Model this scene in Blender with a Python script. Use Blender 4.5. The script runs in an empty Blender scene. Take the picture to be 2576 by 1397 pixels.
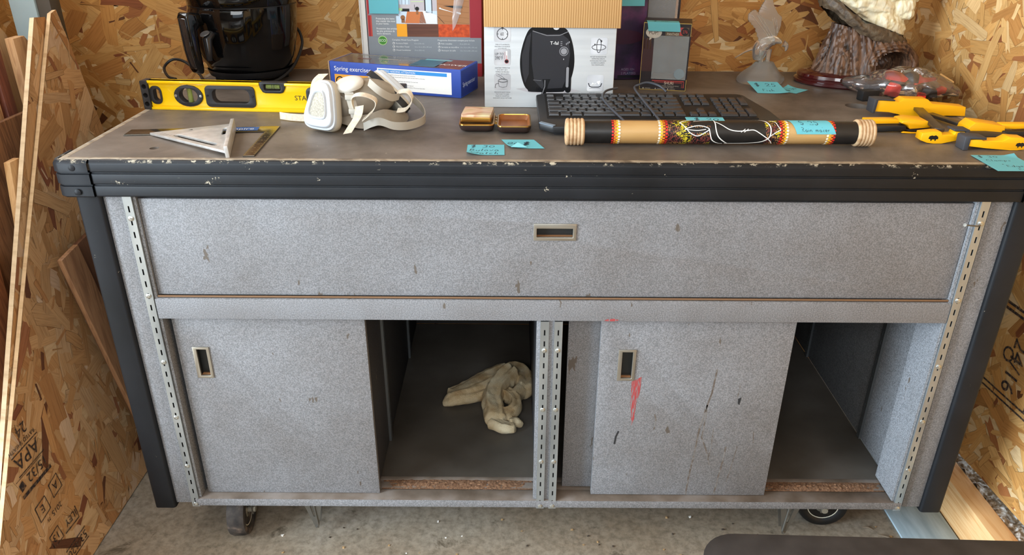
import bpy, bmesh, math, random
from mathutils import Vector, Matrix, noise
from mathutils.geometry import tessellate_polygon
PI = math.pi
sc = bpy.context.scene
COL = sc.collection
R = math.radians

def S(r, g, b):
    f = lambda c: (c/255/12.92 if c <= 10 else ((c/255+.055)/1.055)**2.4)
    return (f(r), f(g), f(b), 1)

# ------------------------------------------------------------------ camera, world, lights, exposure
cam_d = bpy.data.cameras.new('camera')
cam = bpy.data.objects.new('camera', cam_d); COL.objects.link(cam); sc.camera = cam
cam_d.sensor_fit = 'HORIZONTAL'; cam_d.sensor_width = 36.0; cam_d.lens = 1936.0*36/2576
cam_d.clip_start = .05
_p, _yw, _rl = .455, -.0003, .0059
_f = Vector((math.sin(_yw)*math.cos(_p), math.cos(_yw)*math.cos(_p), -math.sin(_p)))
_r = Vector((math.cos(_yw), -math.sin(_yw), 0)); _u = _r.cross(_f)
_r2 = _r*math.cos(_rl)+_u*math.sin(_rl); _u2 = -_r*math.sin(_rl)+_u*math.cos(_rl)
cam.matrix_world = Matrix(((_r2.x, _u2.x, -_f.x, -.0841), (_r2.y, _u2.y, -_f.y, -1.3305), (_r2.z, _u2.z, -_f.z, 1.3593), (0, 0, 0, 1)))

wd = bpy.data.worlds.new('sky'); sc.world = wd; wd.use_nodes = True
wd.node_tree.nodes['Background'].inputs[0].default_value = (.72, .86, 1, 1)
wd.node_tree.nodes['Background'].inputs[1].default_value = 1.6

def area(name, loc, target, sx, sy, watts, col, spread=180):
    d = bpy.data.lights.new(name, 'AREA'); d.shape = 'RECTANGLE'; d.size = sx; d.size_y = sy
    d.energy = watts; d.color = col; d.spread = R(spread)
    o = bpy.data.objects.new(name, d); COL.objects.link(o); o.location = loc
    o.rotation_euler = (Vector(target)-Vector(loc)).to_track_quat('-Z', 'Y').to_euler()
    return o
# daylight through the open garage doorway on the left; the second is an added fill light high in front
area('daylight_doorway', (-3.05, -1.34, 1.30), (0, -.30, .8), 1.9, 2.1, 285, (.74, .88, 1))
area('front_fill', (-.35, -2.7, 2.2), (-.05, .1, .8), 1.8, .9, 44, (.93, .97, 1))
# daylight through the small window in the left wall, above the leaning lumber
area('daylight_window', (-1.42, .36, 1.66), (0, .40, 1.15), .66, .62, 15, (.95, .98, 1))
sc.view_settings.view_transform = 'Standard'; sc.view_settings.look = 'None'
sc.view_settings.gamma = 1; sc.view_settings.use_curve_mapping = False
sc.view_settings.exposure = 0.12
sc.cycles.use_denoising = True
sc.cycles.max_bounces = 8; sc.cycles.transparent_max_bounces = 12
sc.cycles.sample_clamp_indirect = 6

# ------------------------------------------------------------------ materials
_mats = {}
def P(name, rgb, rough=.5, metal=0, spec=.5, coat=0, trans=0, ior=1.45, alpha=1, emit=0):
    if name in _mats: return _mats[name]
    m = bpy.data.materials.new(name); m.use_nodes = True
    b = m.node_tree.nodes['Principled BSDF']
    b.inputs['Base Color'].default_value = S(*rgb); b.inputs['Roughness'].default_value = rough
    b.inputs['Metallic'].default_value = metal; b.inputs['Specular IOR Level'].default_value = spec
    b.inputs['Coat Weight'].default_value = coat; b.inputs['Transmission Weight'].default_value = trans
    b.inputs['IOR'].default_value = ior; b.inputs['Alpha'].default_value = alpha
    _mats[name] = m
    return m

class NT:
    def __init__(s, m): s.t = m.node_tree; s.b = s.t.nodes['Principled BSDF']
    def n(s, typ, **kw):
        o = s.t.nodes.new(typ)
        for k, v in kw.items():
            if k.startswith('i_'):
                key = k[2:]; key = int(key) if key.isdigit() else key.replace('_', ' ')
                o.inputs[key].default_value = v
            else: setattr(o, k, v)
        return o
    def l(s, a, ao, b, bi): s.t.links.new(a.outputs[ao], b.inputs[bi])
    def coords(s, stretch=(1, 1, 1), rot=(0, 0, 0), kind='Object'):
        c = s.n('ShaderNodeTexCoord'); mp = s.n('ShaderNodeMapping')
        mp.inputs['Scale'].default_value = stretch; mp.inputs['Rotation'].default_value = rot
        s.l(c, kind, mp, 'Vector'); return mp
    def noise(s, vec, scale, detail=3, rough=.5, dist=0):
        o = s.n('ShaderNodeTexNoise'); o.inputs['Scale'].default_value = scale
        o.inputs['Detail'].default_value = detail; o.inputs['Roughness'].default_value = rough
        o.inputs['Distortion'].default_value = dist
        s.l(vec, 'Vector' if 'Vector' in vec.outputs else 0, o, 'Vector'); return o
    def ramp(s, src, out, stops, interp='LINEAR'):
        r = s.n('ShaderNodeValToRGB'); r.color_ramp.interpolation = interp
        e = r.color_ramp.elements
        while len(e) < len(stops): e.new(.5)
        for i, (p, c) in enumerate(stops):
            e[i].position = p; e[i].color = c if len(c) == 4 else S(*c)
        s.l(src, out, r, 'Fac'); return r
    def mix(s, fac, a, b, mode='MIX'):
        m = s.n('ShaderNodeMix', data_type='RGBA', blend_type=mode)
        for v, i in ((fac, 0), (a, 6), (b, 7)):
            if isinstance(v, tuple) and len(v) == 2 and hasattr(v[0], 'outputs'): s.t.links.new(v[0].outputs[v[1]], m.inputs[i])
            elif isinstance(v, (int, float)): m.inputs[i].default_value = v
            else: m.inputs[i].default_value = S(*v)
        return m
    def bump(s, src, out, strength, dist=.001):
        b = s.n('ShaderNodeBump'); b.inputs['Strength'].default_value = strength; b.inputs['Distance'].default_value = dist
        s.l(src, out, b, 'Height'); s.l(b, 'Normal', s.b, 'Normal'); return b

def N(name, stops, scale, rough=.6, detail=4, bump=0, stretch=(1, 1, 1), metal=0, dist=0, coat=0, bdist=.001, spec=.5):
    """noise-coloured material: stops are (position, rgb)"""
    if name in _mats: return _mats[name]
    m = P(name, (128, 128, 128), rough, metal, spec=spec, coat=coat); t = NT(m)
    c = t.coords(stretch); n = t.noise(c, scale, detail, dist=dist)
    r = t.ramp(n, 0, stops); t.l(r, 'Color', t.b, 'Base Color')
    if bump: t.bump(n, 0, bump, bdist)
    return m

def wood(name, light, dark, axis, scale=14, rough=.6):
    st = [40, 40, 40]; st['xyz'.index(axis)] = 2.0
    return N(name, [(.3, dark), (.5, light), (.62, dark), (.75, light)], scale/10, rough, 6, .15, tuple(st), dist=1.2)

# ------------------------------------------------------------------ mesh builder
class M:
    def __init__(s): s.v = []; s.f = []; s.mi = []; s.fr = None
    def add(s, vs, fs, m=0):
        k = len(s.v); s.v += [tuple(v) for v in vs]
        s.f += [tuple(i+k for i in f) for f in fs]; s.mi += [m]*len(fs)
    def box(s, x0, x1, y0, y1, z0, z1, m=0):
        s.add([(x0, y0, z0), (x1, y0, z0), (x1, y1, z0), (x0, y1, z0), (x0, y0, z1), (x1, y0, z1), (x1, y1, z1), (x0, y1, z1)],
              [(3, 2, 1, 0), (4, 5, 6, 7), (0, 1, 5, 4), (1, 2, 6, 5), (2, 3, 7, 6), (3, 0, 4, 7)], m); return s
    def plate(s, outer, holes=(), d=.01, fn=None, m=0):
        """outline (u,v) with holes, extruded from w=0 to w=d; fn maps (u,v,w) to xyz (default x, z with w to +y)"""
        fn = fn or (lambda u, v, w: (u, w, v))
        def area2(p): return sum(p[i-1][0]*p[i][1]-p[i][0]*p[i-1][1] for i in range(len(p)))
        loops = [list(outer) if area2(outer) > 0 else list(outer)[::-1]]
        for h in holes: loops.append(list(h) if area2(h) < 0 else list(h)[::-1])
        flat = [p for lp in loops for p in lp]; n = len(flat)
        tri = tessellate_polygon([[Vector((p[0], p[1], 0)) for p in lp] for lp in loops])
        vs = [fn(p[0], p[1], 0) for p in flat]+[fn(p[0], p[1], d) for p in flat]; fs = []
        for t in tri:
            a, b, c = t
            ar = (flat[b][0]-flat[a][0])*(flat[c][1]-flat[a][1])-(flat[c][0]-flat[a][0])*(flat[b][1]-flat[a][1])
            if abs(ar) < 1e-14: continue
            if ar < 0: b, c = c, b
            fs.append((a, b, c)); fs.append((a+n, c+n, b+n))
        k = 0
        for lp in loops:
            q = len(lp)
            for i in range(q):
                a, b = k+i, k+(i+1) % q; fs.append((b, a, a+n, b+n))
            k += q
        s.add(vs, fs, m); return s
    def tube(s, pts, r, seg=10, m=0, cap=True, flat=1.0, close=False):
        pts = [Vector(p) for p in pts]; n = len(pts); rs = r if isinstance(r, (list, tuple)) else [r]*n
        up = None; vs = []
        for i, p in enumerate(pts):
            if close: t = pts[(i+1) % n]-pts[i-1]
            else: t = pts[min(i+1, n-1)]-pts[max(i-1, 0)]
            t.normalize()
            if up is None: up = Vector((0, 0, 1)) if abs(t.z) < .9 else Vector((0, 1, 0))
            a = t.cross(up).normalized(); up = a.cross(t).normalized()
            for k in range(seg):
                q = 2*PI*k/seg; vs.append(p+a*math.cos(q)*rs[i]+up*math.sin(q)*rs[i]*flat)
        fs = []
        for i in range(n if close else n-1):
            j = (i+1) % n
            for k in range(seg): fs.append((i*seg+k, i*seg+(k+1) % seg, j*seg+(k+1) % seg, j*seg+k))
        if cap and not close:
            fs.append(tuple(range(seg))[::-1]); fs.append(tuple((n-1)*seg+k for k in range(seg)))
        s.add(vs, fs, m); return s
    def lathe(s, prof, seg=32, c=(0, 0, 0), ax=(0, 0, 1), m=0, ex=1, ey=1):
        """profile of (radius, height) turned about axis ax through c"""
        ax = Vector(ax).normalized(); a = ax.orthogonal().normalized() if abs(ax.z) < .99 else Vector((1, 0, 0)); b = ax.cross(a)
        c = Vector(c); vs = []; n = len(prof)
        for r, h in prof:
            for k in range(seg):
                q = 2*PI*k/seg; vs.append(c+ax*h+a*math.cos(q)*r*ex+b*math.sin(q)*r*ey)
        fs = []
        for i in range(n-1):
            for k in range(seg): fs.append((i*seg+k, i*seg+(k+1) % seg, (i+1)*seg+(k+1) % seg, (i+1)*seg+k))
        if prof[0][0] > 1e-6: fs.append(tuple(range(seg))[::-1])
        if prof[-1][0] > 1e-6: fs.append(tuple((n-1)*seg+k for k in range(seg)))
        s.add(vs, fs, m); return s
    def cyl(s, a, b, r, seg=16, m=0): return s.tube([a, b], r, seg, m)
    def grid(s, fn, nu, nv, m=0, cu=False, cv=False):
        """fn(u,v) with u,v in 0..1"""
        mu = nu if cu else nu+1; mv = nv if cv else nv+1
        vs = [fn(i/nu, j/nv) for j in range(mv) for i in range(mu)]; fs = []
        for j in range(nv):
            for i in range(nu):
                i2 = (i+1) % mu; j2 = (j+1) % mv
                fs.append((j*mu+i, j*mu+i2, j2*mu+i2, j2*mu+i))
        s.add(vs, fs, m); return s
    def ribbon(s, pts, wv, th=.0008, m=0):
        """flat band along pts; wv = width vector(s)"""
        n = len(pts); wv = wv if isinstance(wv, list) else [wv]*n
        P3 = [Vector(p) for p in pts]; vs = []
        for i, p in enumerate(P3):
            t = (P3[min(i+1, n-1)]-P3[max(i-1, 0)]).normalized(); w = Vector(wv[i]); nn = t.cross(w).normalized()*th*.5
            vs += [p-w/2-nn, p+w/2-nn, p+w/2+nn, p-w/2+nn]
        fs = [(0, 1, 2, 3), ((n-1)*4+3, (n-1)*4+2, (n-1)*4+1, (n-1)*4)]
        for i in range(n-1):
            for k in range(4): fs.append((i*4+(k+1) % 4, i*4+k, (i+1)*4+k, (i+1)*4+(k+1) % 4))
        s.add(vs, fs, m); return s
    # ---- flat printing on a face: frame = origin, right, up
    def frame(s, o, ux=(1, 0, 0), uy=(0, 0, 1)):
        s.o = Vector(o); s.ux = Vector(ux).normalized(); s.uy = Vector(uy).normalized(); s.nn = s.ux.cross(s.uy); s.wrap = None; return s
    def p3(s, x, y, l):
        if s.wrap: return s.wrap(x, y, l)
        return s.o+s.ux*x+s.uy*y+s.nn*l*.00015
    def poly(s, pts, m=0, l=1):
        if len(pts) > 4:
            tri = tessellate_polygon([[Vector((p[0], p[1], 0)) for p in pts]]); fs = []
            for a, b, c in tri:
                ar = (pts[b][0]-pts[a][0])*(pts[c][1]-pts[a][1])-(pts[c][0]-pts[a][0])*(pts[b][1]-pts[a][1])
                fs.append((a, b, c) if ar > 0 else (a, c, b))
        else:
            ar = sum(pts[i-1][0]*pts[i][1]-pts[i][0]*pts[i-1][1] for i in range(len(pts)))
            fs = [tuple(range(len(pts)))] if ar > 0 else [tuple(range(len(pts)))[::-1]]
        s.add([s.p3(x, y, l) for x, y in pts], fs, m); return s
    def rect(s, x0, y0, x1, y1, m=0, l=1): return s.poly([(x0, y0), (x1, y0), (x1, y1), (x0, y1)], m, l)
    def disc(s, x, y, r, m=0, l=1, n=20, ry=None): return s.poly([(x+r*math.cos(2*PI*k/n), y+(ry or r)*math.sin(2*PI*k/n)) for k in range(n)], m, l)
    def ring(s, x, y, r, w, m=0, l=1, n=24, a0=0, a1=2*PI, ry=None):
        k = (ry or r)/r
        return s.line([(x+r*math.cos(a0+(a1-a0)*i/n), y+k*r*math.sin(a0+(a1-a0)*i/n)) for i in range(n+1)], w, m, l)
    def line(s, pts, w, m=0, l=1):
        pts = [Vector((p[0], p[1])) for p in pts]; L = []; Rr = []
        for i, p in enumerate(pts):
            t = pts[min(i+1, len(pts)-1)]-pts[max(i-1, 0)]
            if t.length < 1e-9: t = Vector((1, 0))
            t.normalize(); q = Vector((-t.y, t.x))*w/2; L.append(p+q); Rr.append(p-q)
        vs = [s.p3(p.x, p.y, l) for a in zip(L, Rr) for p in a]
        s.add(vs, [(2*i, 2*i+1, 2*i+3, 2*i+2) for i in range(len(pts)-1)], m); return s
    def text(s, st, x, y, size, m=0, l=2, align='LEFT', sx=1, rot=0, shear=0):
        for vx, fc in [text_mesh(st, align, shear)]:
            c, d = math.cos(rot), math.sin(rot); vs = []
            for a, b in vx:
                a, b = a*size*sx, b*size
                vs.append(s.p3(x+a*c-b*d, y+a*d+b*c, l))
            s.add(vs, fc, m)
        return s
    def hand(s, st, x, y, size, m=0, l=2, w=None, rot=0, slant=.15):
        cx = 0; c, d = math.cos(rot), math.sin(rot)
        for ch in st:
            if ch == ' ': cx += .6; continue
            wd_, strokes = HAND.get(ch, HAND['-'])
            for k in strokes:
                q = [((cx+a+slant*b)*size, b*size) for a, b in k]
                s.line([(x+a*c-b*d, y+a*d+b*c) for a, b in q], w or size*.1, m, l)
            cx += wd_+.22
        return s
    def build(s, name, mats, parent=None, bev=0, smooth=35, loc=None, rot=None, wo=False, seg=2, sub=0):
        me = bpy.data.meshes.new(name)
        me.from_pydata(s.v, [], s.f)
        for m in (mats if isinstance(mats, (list, tuple)) else [mats]): me.materials.append(m)
        me.polygons.foreach_set('material_index', s.mi)
        if bev:
            b = bmesh.new(); b.from_mesh(me); bmesh.ops.remove_doubles(b, verts=b.verts, dist=1e-6)
            es = [e for e in b.edges if len(e.link_faces) == 2 and e.calc_face_angle(0) > R(30)]
            bmesh.ops.bevel(b, geom=es, offset=bev, segments=seg, affect='EDGES', profile=.5, clamp_overlap=True)
            b.to_mesh(me); b.free()
        if smooth:
            me.polygons.foreach_set('use_smooth', [True]*len(me.polygons)); me.set_sharp_from_angle(angle=R(smooth))
        me.update()
        o = bpy.data.objects.new(name, me); COL.objects.link(o)
        if parent: o.parent = parent
        if wo and parent:
            b_ = parent
            L = Vector((0, 0, 0))
            while b_: L += b_.location; b_ = b_.parent
            o.location = -L
        if loc: o.location = loc
        if rot: o.rotation_euler = rot
        return o

_tc = {}
def text_mesh(st, align, shear=0):
    k = (st, align, shear)
    if k in _tc: return _tc[k]
    cu = bpy.data.curves.new('t', 'FONT'); cu.body = st; cu.size = 1; cu.align_x = align; cu.shear = shear; cu.resolution_u = 3
    o = bpy.data.objects.new('t', cu); COL.objects.link(o); bpy.context.view_layer.update()
    me = bpy.data.meshes.new_from_object(o.evaluated_get(bpy.context.evaluated_depsgraph_get()))
    r = ([(v.co.x, v.co.y) for v in me.vertices], [tuple(p.vertices) for p in me.polygons])
    bpy.data.objects.remove(o); bpy.data.curves.remove(cu); bpy.data.meshes.remove(me)
    _tc[k] = r; return r

def arc(cx, cy, rx, ry, a0, a1, n=8): return [(cx+rx*math.cos(R(a0+(a1-a0)*i/n)), cy+ry*math.sin(R(a0+(a1-a0)*i/n))) for i in range(n+1)]
HAND = {
 '$': (.6, [arc(.3, .7, .25, .2, 30, 270, 8)+arc(.3, .3, .25, .2, 90, -150, 8), [(.25, 1.1), (.25, -.1)], [(.38, 1.1), (.38, -.1)]]),
 '0': (.6, [arc(.3, .4, .28, .35, 90, 450, 12)]), '2': (.6, [arc(.28, .65, .25, .28, 160, -20, 8)+[(.05, .05), (.6, .08)]]),
 '3': (.55, [arc(.22, .72, .25, .22, 140, -90, 8)+arc(.22, .27, .28, .25, 90, -140, 8)]),
 '5': (.55, [[(.55, .95), (.15, .95), (.1, .55)]+arc(.22, .3, .27, .27, 100, -140, 8)]),
 'B': (.6, [[(.08, 0), (.08, .95)], arc(.1, .72, .38, .23, 90, -90, 8), arc(.1, .25, .46, .25, 90, -90, 8)]),
 'C': (.6, [arc(.4, .5, .35, .45, 50, 310, 10)]), 'E': (.55, [[(.55, .9), (.1, .9), (.08, .02), (.55, .05)], [(.1, .48), (.45, .5)]]),
 'R': (.6, [[(.08, 0), (.1, .95)], arc(.12, .7, .4, .24, 90, -90, 8)+[(.6, 0)]]), 'W': (.9, [[(0, .7), (.2, 0), (.45, .5), (.65, 0), (.9, .75)]]),
 'a': (.45, [arc(.22, .22, .2, .22, 40, 400, 10)+[(.42, .05), (.5, 0)]]), 'c': (.4, [arc(.22, .22, .2, .22, 50, 310, 8)]),
 'd': (.45, [arc(.2, .22, .2, .22, 40, 400, 10), [(.42, .95), (.4, 0)]]), 'e': (.4, [[(.02, .2), (.38, .26)]+arc(.2, .24, .19, .22, 10, 320, 10)]),
 'g': (.45, [arc(.2, .22, .2, .22, 40, 400, 10), [(.42, .4), (.38, -.3), (.1, -.38)]]), 'h': (.42, [[(.05, 0), (.08, .95)], [(.06, .3)]+arc(.22, .25, .15, .18, 150, 0, 6)+[(.38, 0)]]),
 'i': (.15, [[(.08, .42), (.06, 0)], [(.09, .62), (.1, .68)]]), 'k': (.4, [[(.05, 0), (.08, .95)], [(.38, .45), (.07, .2), (.4, 0)]]),
 'l': (.2, [[(.1, .95), (.06, .1), (.18, 0)]]), 'm': (.65, [[(.03, 0), (.05, .42)], [(.05, .3)]+arc(.19, .25, .13, .18, 150, 0, 5)+[(.32, 0)], [(.33, .3)]+arc(.47, .25, .13, .18, 150, 0, 5)+[(.62, 0)]]),
 'n': (.42, [[(.03, 0), (.05, .42)], [(.05, .3)]+arc(.22, .25, .15, .18, 150, 0, 5)+[(.38, 0)]]), 'o': (.42, [arc(.2, .22, .2, .22, 0, 360, 10)]),
 'p': (.45, [[(.05, .45), (.02, -.4)], arc(.22, .22, .2, .22, 180, -170, 10)]), 'r': (.32, [[(.05, .42), (.05, 0)], arc(.2, .25, .14, .17, 170, 40, 5)]),
 's': (.35, [[(.35, .4), (.1, .38), (.08, .25), (.32, .18), (.3, .03), (.02, .02)]]), 't': (.3, [[(.14, .75), (.12, .05), (.28, 0)], [(0, .48), (.3, .5)]]),
 'u': (.42, [[(.02, .42), (.05, .05), (.22, 0), (.36, .1), (.38, .42), (.4, 0)]]), 'v': (.4, [[(0, .42), (.18, 0), (.4, .45)]]),
 'F': (.5, [[(.52, .92), (.1, .9), (.08, 0)], [(.1, .48), (.42, .5)]]), '+': (.4, [[(.2, .5), (.2, .1)], [(0, .3), (.4, .3)]]), '-': (.3, [[(0, .3), (.3, .3)]]),
}

def setp(o, label=None, cat=None, group=None, kind=None):
    for k, v in (('label', label), ('category', cat), ('group', group), ('kind', kind)):
        if v: o[k] = v
    return o
def thing(name, label, cat, loc=(0, 0, 0), rz=0, group=None):
    o = bpy.data.objects.new(name, None); COL.objects.link(o); o.location = loc; o.rotation_euler = (0, 0, rz)
    o.empty_display_size = .05
    return setp(o, label, cat, group)
def struct(o): o['kind'] = 'structure'; return o
def copy_tree(o, parent=None):
    c = o.copy(); COL.objects.link(c); c.parent = parent
    for ch in o.children: copy_tree(ch, c)
    return c
def rrect(x0, y0, x1, y1, r, n=5):
    p = []
    for cx, cy, a in ((x1-r, y0+r, -90), (x1-r, y1-r, 0), (x0+r, y1-r, 90), (x0+r, y0+r, 180)):
        p += [(cx+r*math.cos(R(a+90*i/n)), cy+r*math.sin(R(a+90*i/n))) for i in range(n+1)]
    return p
def circ(x, y, r, n=20, ry=None): return [(x+r*math.cos(2*PI*k/n), y+(ry or r)*math.sin(2*PI*k/n)) for k in range(n)]
def spline(pts, n=8):
    """Catmull-Rom through pts"""
    P3 = [Vector(p) for p in pts]; out = []
    for i in range(len(P3)-1):
        a = P3[max(i-1, 0)]; b = P3[i]; c = P3[i+1]; d = P3[min(i+2, len(P3)-1)]
        for k in range(n):
            t = k/n; out.append(.5*((2*b)+(c-a)*t+(2*a-5*b+4*c-d)*t*t+(3*b-a-3*c+d)*t**3))
    out.append(P3[-1]); return out
def nz(x, y, z=0): return noise.noise(Vector((x, y, z)))

# ------------------------------------------------------------------ oriented-strand board made of real overlapping strands
def strand_material():
    m = P('strand_board', (190, 150, 100), .62, spec=.35); t = NT(m)
    a = t.n('ShaderNodeAttribute', attribute_name='tone'); u = t.n('ShaderNodeUVMap', uv_map='grain')
    mp = t.n('ShaderNodeMapping'); mp.inputs['Scale'].default_value = (14, 260, 1); t.l(u, 'UV', mp, 'Vector')
    n = t.noise(mp, 1, 5, .6); r = t.ramp(n, 0, [(.25, (205, 192, 178)), (.5, (240, 236, 230)), (.8, (255, 255, 255))])
    x = t.mix(1.0, (a, 'Color'), (r, 'Color'), 'MULTIPLY'); t.l(x, 2, t.b, 'Base Color')
    t.bump(n, 0, .25, .0006)
    return m
def clip_poly(p, clip):
    for i in range(len(clip)):
        a, b = clip[i-1], clip[i]; q = []
        f = lambda s_: (b[0]-a[0])*(s_[1]-a[1])-(b[1]-a[1])*(s_[0]-a[0])
        for j in range(len(p)):
            c, d = p[j-1], p[j]; fc, fd = f(c), f(d)
            if (fc >= 0) != (fd >= 0):
                t = fc/(fc-fd); q.append((c[0]+(d[0]-c[0])*t, c[1]+(d[1]-c[1])*t))
            if fd >= 0: q.append(d)
        p = q
        if len(p) < 3: return []
    return p
TONES = [((212, 164, 100), 30), ((220, 176, 114), 20), ((202, 150, 86), 26), ((226, 190, 136), 6), ((190, 136, 76), 12), ((166, 108, 64), 4), ((146, 88, 54), 2), ((112, 70, 42), 1.5)]
def osb(name, outline, t, seed, parent=None, fn=None, cover=2.4, size=1.0, bias=None, tint=(1, 1, 1), edge=(226, 196, 150)):
    """panel with convex outline (u,v) facing w<0, thickness t; fn maps (u,v,w) to xyz"""
    fn = fn or (lambda u, v, w: (u, w, v)); rnd = random.Random(seed)
    xs = [p[0] for p in outline]; ys = [p[1] for p in outline]
    ar = sum(outline[i-1][0]*outline[i][1]-outline[i][0]*outline[i-1][1] for i in range(len(outline)))
    if ar < 0: outline = outline[::-1]
    W_, H_ = max(xs)-min(xs), max(ys)-min(ys)
    g = M(); g.plate(outline, (), t, fn); nb = len(g.f)
    cols = [S(edge[0], edge[1], edge[2])]*nb; cols[0:0] = []
    uvs = [[(0, 0)]*len(f) for f in g.f]
    for i, f in enumerate(g.f): uvs[i] = [(g.v[k][0]+g.v[k][1], g.v[k][2]*.3) for k in f]
    tot = [w for _, w in TONES]
    count = int(W_*H_*cover/(.0017*size*size))
    for k in range(count):
        cx, cy = rnd.uniform(min(xs)-.05, max(xs)+.05), rnd.uniform(min(ys)-.05, max(ys)+.05)
        small = k > count*.45 and rnd.random() < .62
        L = rnd.uniform(.018, .075)*size if small else rnd.uniform(.05, .15)*size; wd_ = (rnd.choice((.004, .007, .011, .016)) if small else rnd.choice((.014, .022, .03, .042)))*size*rnd.uniform(.8, 1.2)
        th = rnd.gauss(bias, .6) if bias is not None else rnd.uniform(0, PI)
        if rnd.random() < .25: th = rnd.uniform(0, PI)
        c, d = math.cos(th), math.sin(th)
        j = lambda q: rnd.uniform(-q, q)*(min(1, wd_/.022) if q < .0055 else min(1, L/.09))
        loc = [(-L/2+j(.01), -wd_/2+j(.003)), (-L*.15, -wd_/2+j(.003)), (L*.2, -wd_/2+j(.003)), (L/2+j(.012), -wd_/2+j(.005)), (L/2+j(.008), j(.006)), (L/2+j(.014), wd_/2+j(.005)), (L*.1, wd_/2+j(.003)), (-L*.2, wd_/2+j(.003)), (-L/2+j(.012), wd_/2+j(.004)), (-L/2+j(.01), j(.006))]
        w = -(.00015+.00125*k/count)-rnd.uniform(0, .00025)
        col = rnd.choices([q for q, _ in TONES], tot)[0]; vv = rnd.uniform(.92, 1.04)
        col = tuple(min(255, x*vv) for x in col); ou, ov = rnd.uniform(0, 50), rnd.uniform(0, 50)
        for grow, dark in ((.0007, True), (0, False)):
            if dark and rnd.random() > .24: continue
            pts = []
            for a, b in loc:
                a2 = a+(grow if a > 0 else -grow); b2 = b+(grow if b > 0 else -grow)
                pts.append((cx+a2*c-b2*d, cy+a2*d+b2*c))
            pts = clip_poly(pts, outline)
            if len(pts) < 3: continue
            g.add([fn(p[0], p[1], w+(.0001 if dark else 0)) for p in pts], [tuple(range(len(pts)))], 0)
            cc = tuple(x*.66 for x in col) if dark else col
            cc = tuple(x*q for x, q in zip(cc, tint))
            cols.append(S(*cc)); uvs.append([((p[0]-cx)*c+(p[1]-cy)*d+ou, -(p[0]-cx)*d+(p[1]-cy)*c+ov) for p in pts])
    o = g.build(name, MAT_OSB, parent, smooth=0)
    me = o.data; ca = me.color_attributes.new('tone', 'FLOAT_COLOR', 'CORNER'); uv = me.uv_layers.new(name='grain')
    cl = []; ul = []
    for p in me.polygons:
        for q in range(p.loop_total): cl += cols[p.index]; ul += uvs[p.index][q]
    ca.data.foreach_set('color', cl); uv.data.foreach_set('uv', ul)
    return o
MAT_OSB = strand_material()
# ------------------------------------------------------------------ the garage: floor, walls, ceiling
H = .94
def floor_material():
    m = P('concrete', (120, 115, 108), .55); t = NT(m); c = t.coords()
    n1 = t.noise(c, 2.2, 6, .6); r1 = t.ramp(n1, 0, [(.3, (132, 114, 92)), (.55, (154, 143, 127)), (.75, (164, 157, 147))])
    n2 = t.noise(c, 60, 5, .7); r2 = t.ramp(n2, 0, [(.3, (190, 188, 184)), (.6, (255, 255, 255))])
    x = t.mix(1.0, (r1, 'Color'), (r2, 'Color'), 'MULTIPLY')
    n3 = t.noise(c, 9.5, 8, .75, .4); r3 = t.ramp(n3, 0, [(.585, (0, 0, 0)), (.66, (255, 255, 255))])
    y = t.mix((r3, 'Color'), (x, 2), (92, 82, 68)); t.l(y, 2, t.b, 'Base Color'); t.bump(n2, 0, .15, .001)
    rr = t.ramp(n1, 0, [(.3, (215, 215, 215)), (.7, (185, 185, 185))]); t.l(rr, 'Color', t.b, 'Roughness')
    return m
fl = M().box(-3.4, 3.0, -3.6, .9, -.06, 0); struct(fl.build('floor', floor_material()))
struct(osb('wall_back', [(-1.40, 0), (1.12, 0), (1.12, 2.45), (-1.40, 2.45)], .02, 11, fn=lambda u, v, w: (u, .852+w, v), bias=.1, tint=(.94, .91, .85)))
_a = R(3.7)
def rw(u, v, w): return (1.0+(.86-u)*math.tan(_a)-w*-1*-1, u, v)
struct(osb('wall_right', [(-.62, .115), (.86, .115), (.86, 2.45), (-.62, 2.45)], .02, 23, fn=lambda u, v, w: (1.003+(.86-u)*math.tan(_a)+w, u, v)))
m_plain = N('plywood_plain', [(.3, (178, 130, 80)), (.7, (214, 172, 116))], 9, .7, 5, stretch=(1, 1, 6))
struct(M().plate([(-3.6, 0), (-.62, 0), (-.62, 2.45), (-3.6, 2.45)], (), .02, lambda u, v, w: (1.003+(.86-u)*math.tan(_a)+w, u, v)).build('wall_right_front', m_plain))
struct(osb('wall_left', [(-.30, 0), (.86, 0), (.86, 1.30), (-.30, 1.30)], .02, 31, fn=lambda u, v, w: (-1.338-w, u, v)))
struct(M().plate([(-.30, 1.3003), (.86, 1.3003), (.86, 2.45), (-.30, 2.45)], [[(.02, 1.35), (.70, 1.35), (.70, 1.98), (.02, 1.98)]], .02, lambda u, v, w: (-1.338-w, u, v)).build('wall_left_upper', m_plain))
wn = struct(thing('window_1', None, None, (-1.348, .36, 1.35)))
M().plate([(-.34, 0), (.34, 0), (.34, .63), (-.34, .63)], [[(-.31, .03), (-.012, .03), (-.012, .60), (-.31, .60)], [(.012, .03), (.31, .03), (.31, .60), (.012, .60)]], .03, lambda u, v, w: (w-.025, u, v)).build('window_frame', P('frame_white', (214, 214, 208), .5), wn, bev=.002)
M().box(-.012, -.009, -.312, .312, .028, .602).build('window_pane', P('window_glass', (240, 244, 246), .03, alpha=.12), wn)
struct(M().plate([(-3.4, 0), (-1.36, 0), (-1.36, 2.45), (-3.4, 2.45)], (), .02, lambda u, v, w: (u, -.30+w, v)).build('wall_left_return', m_plain))
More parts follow.
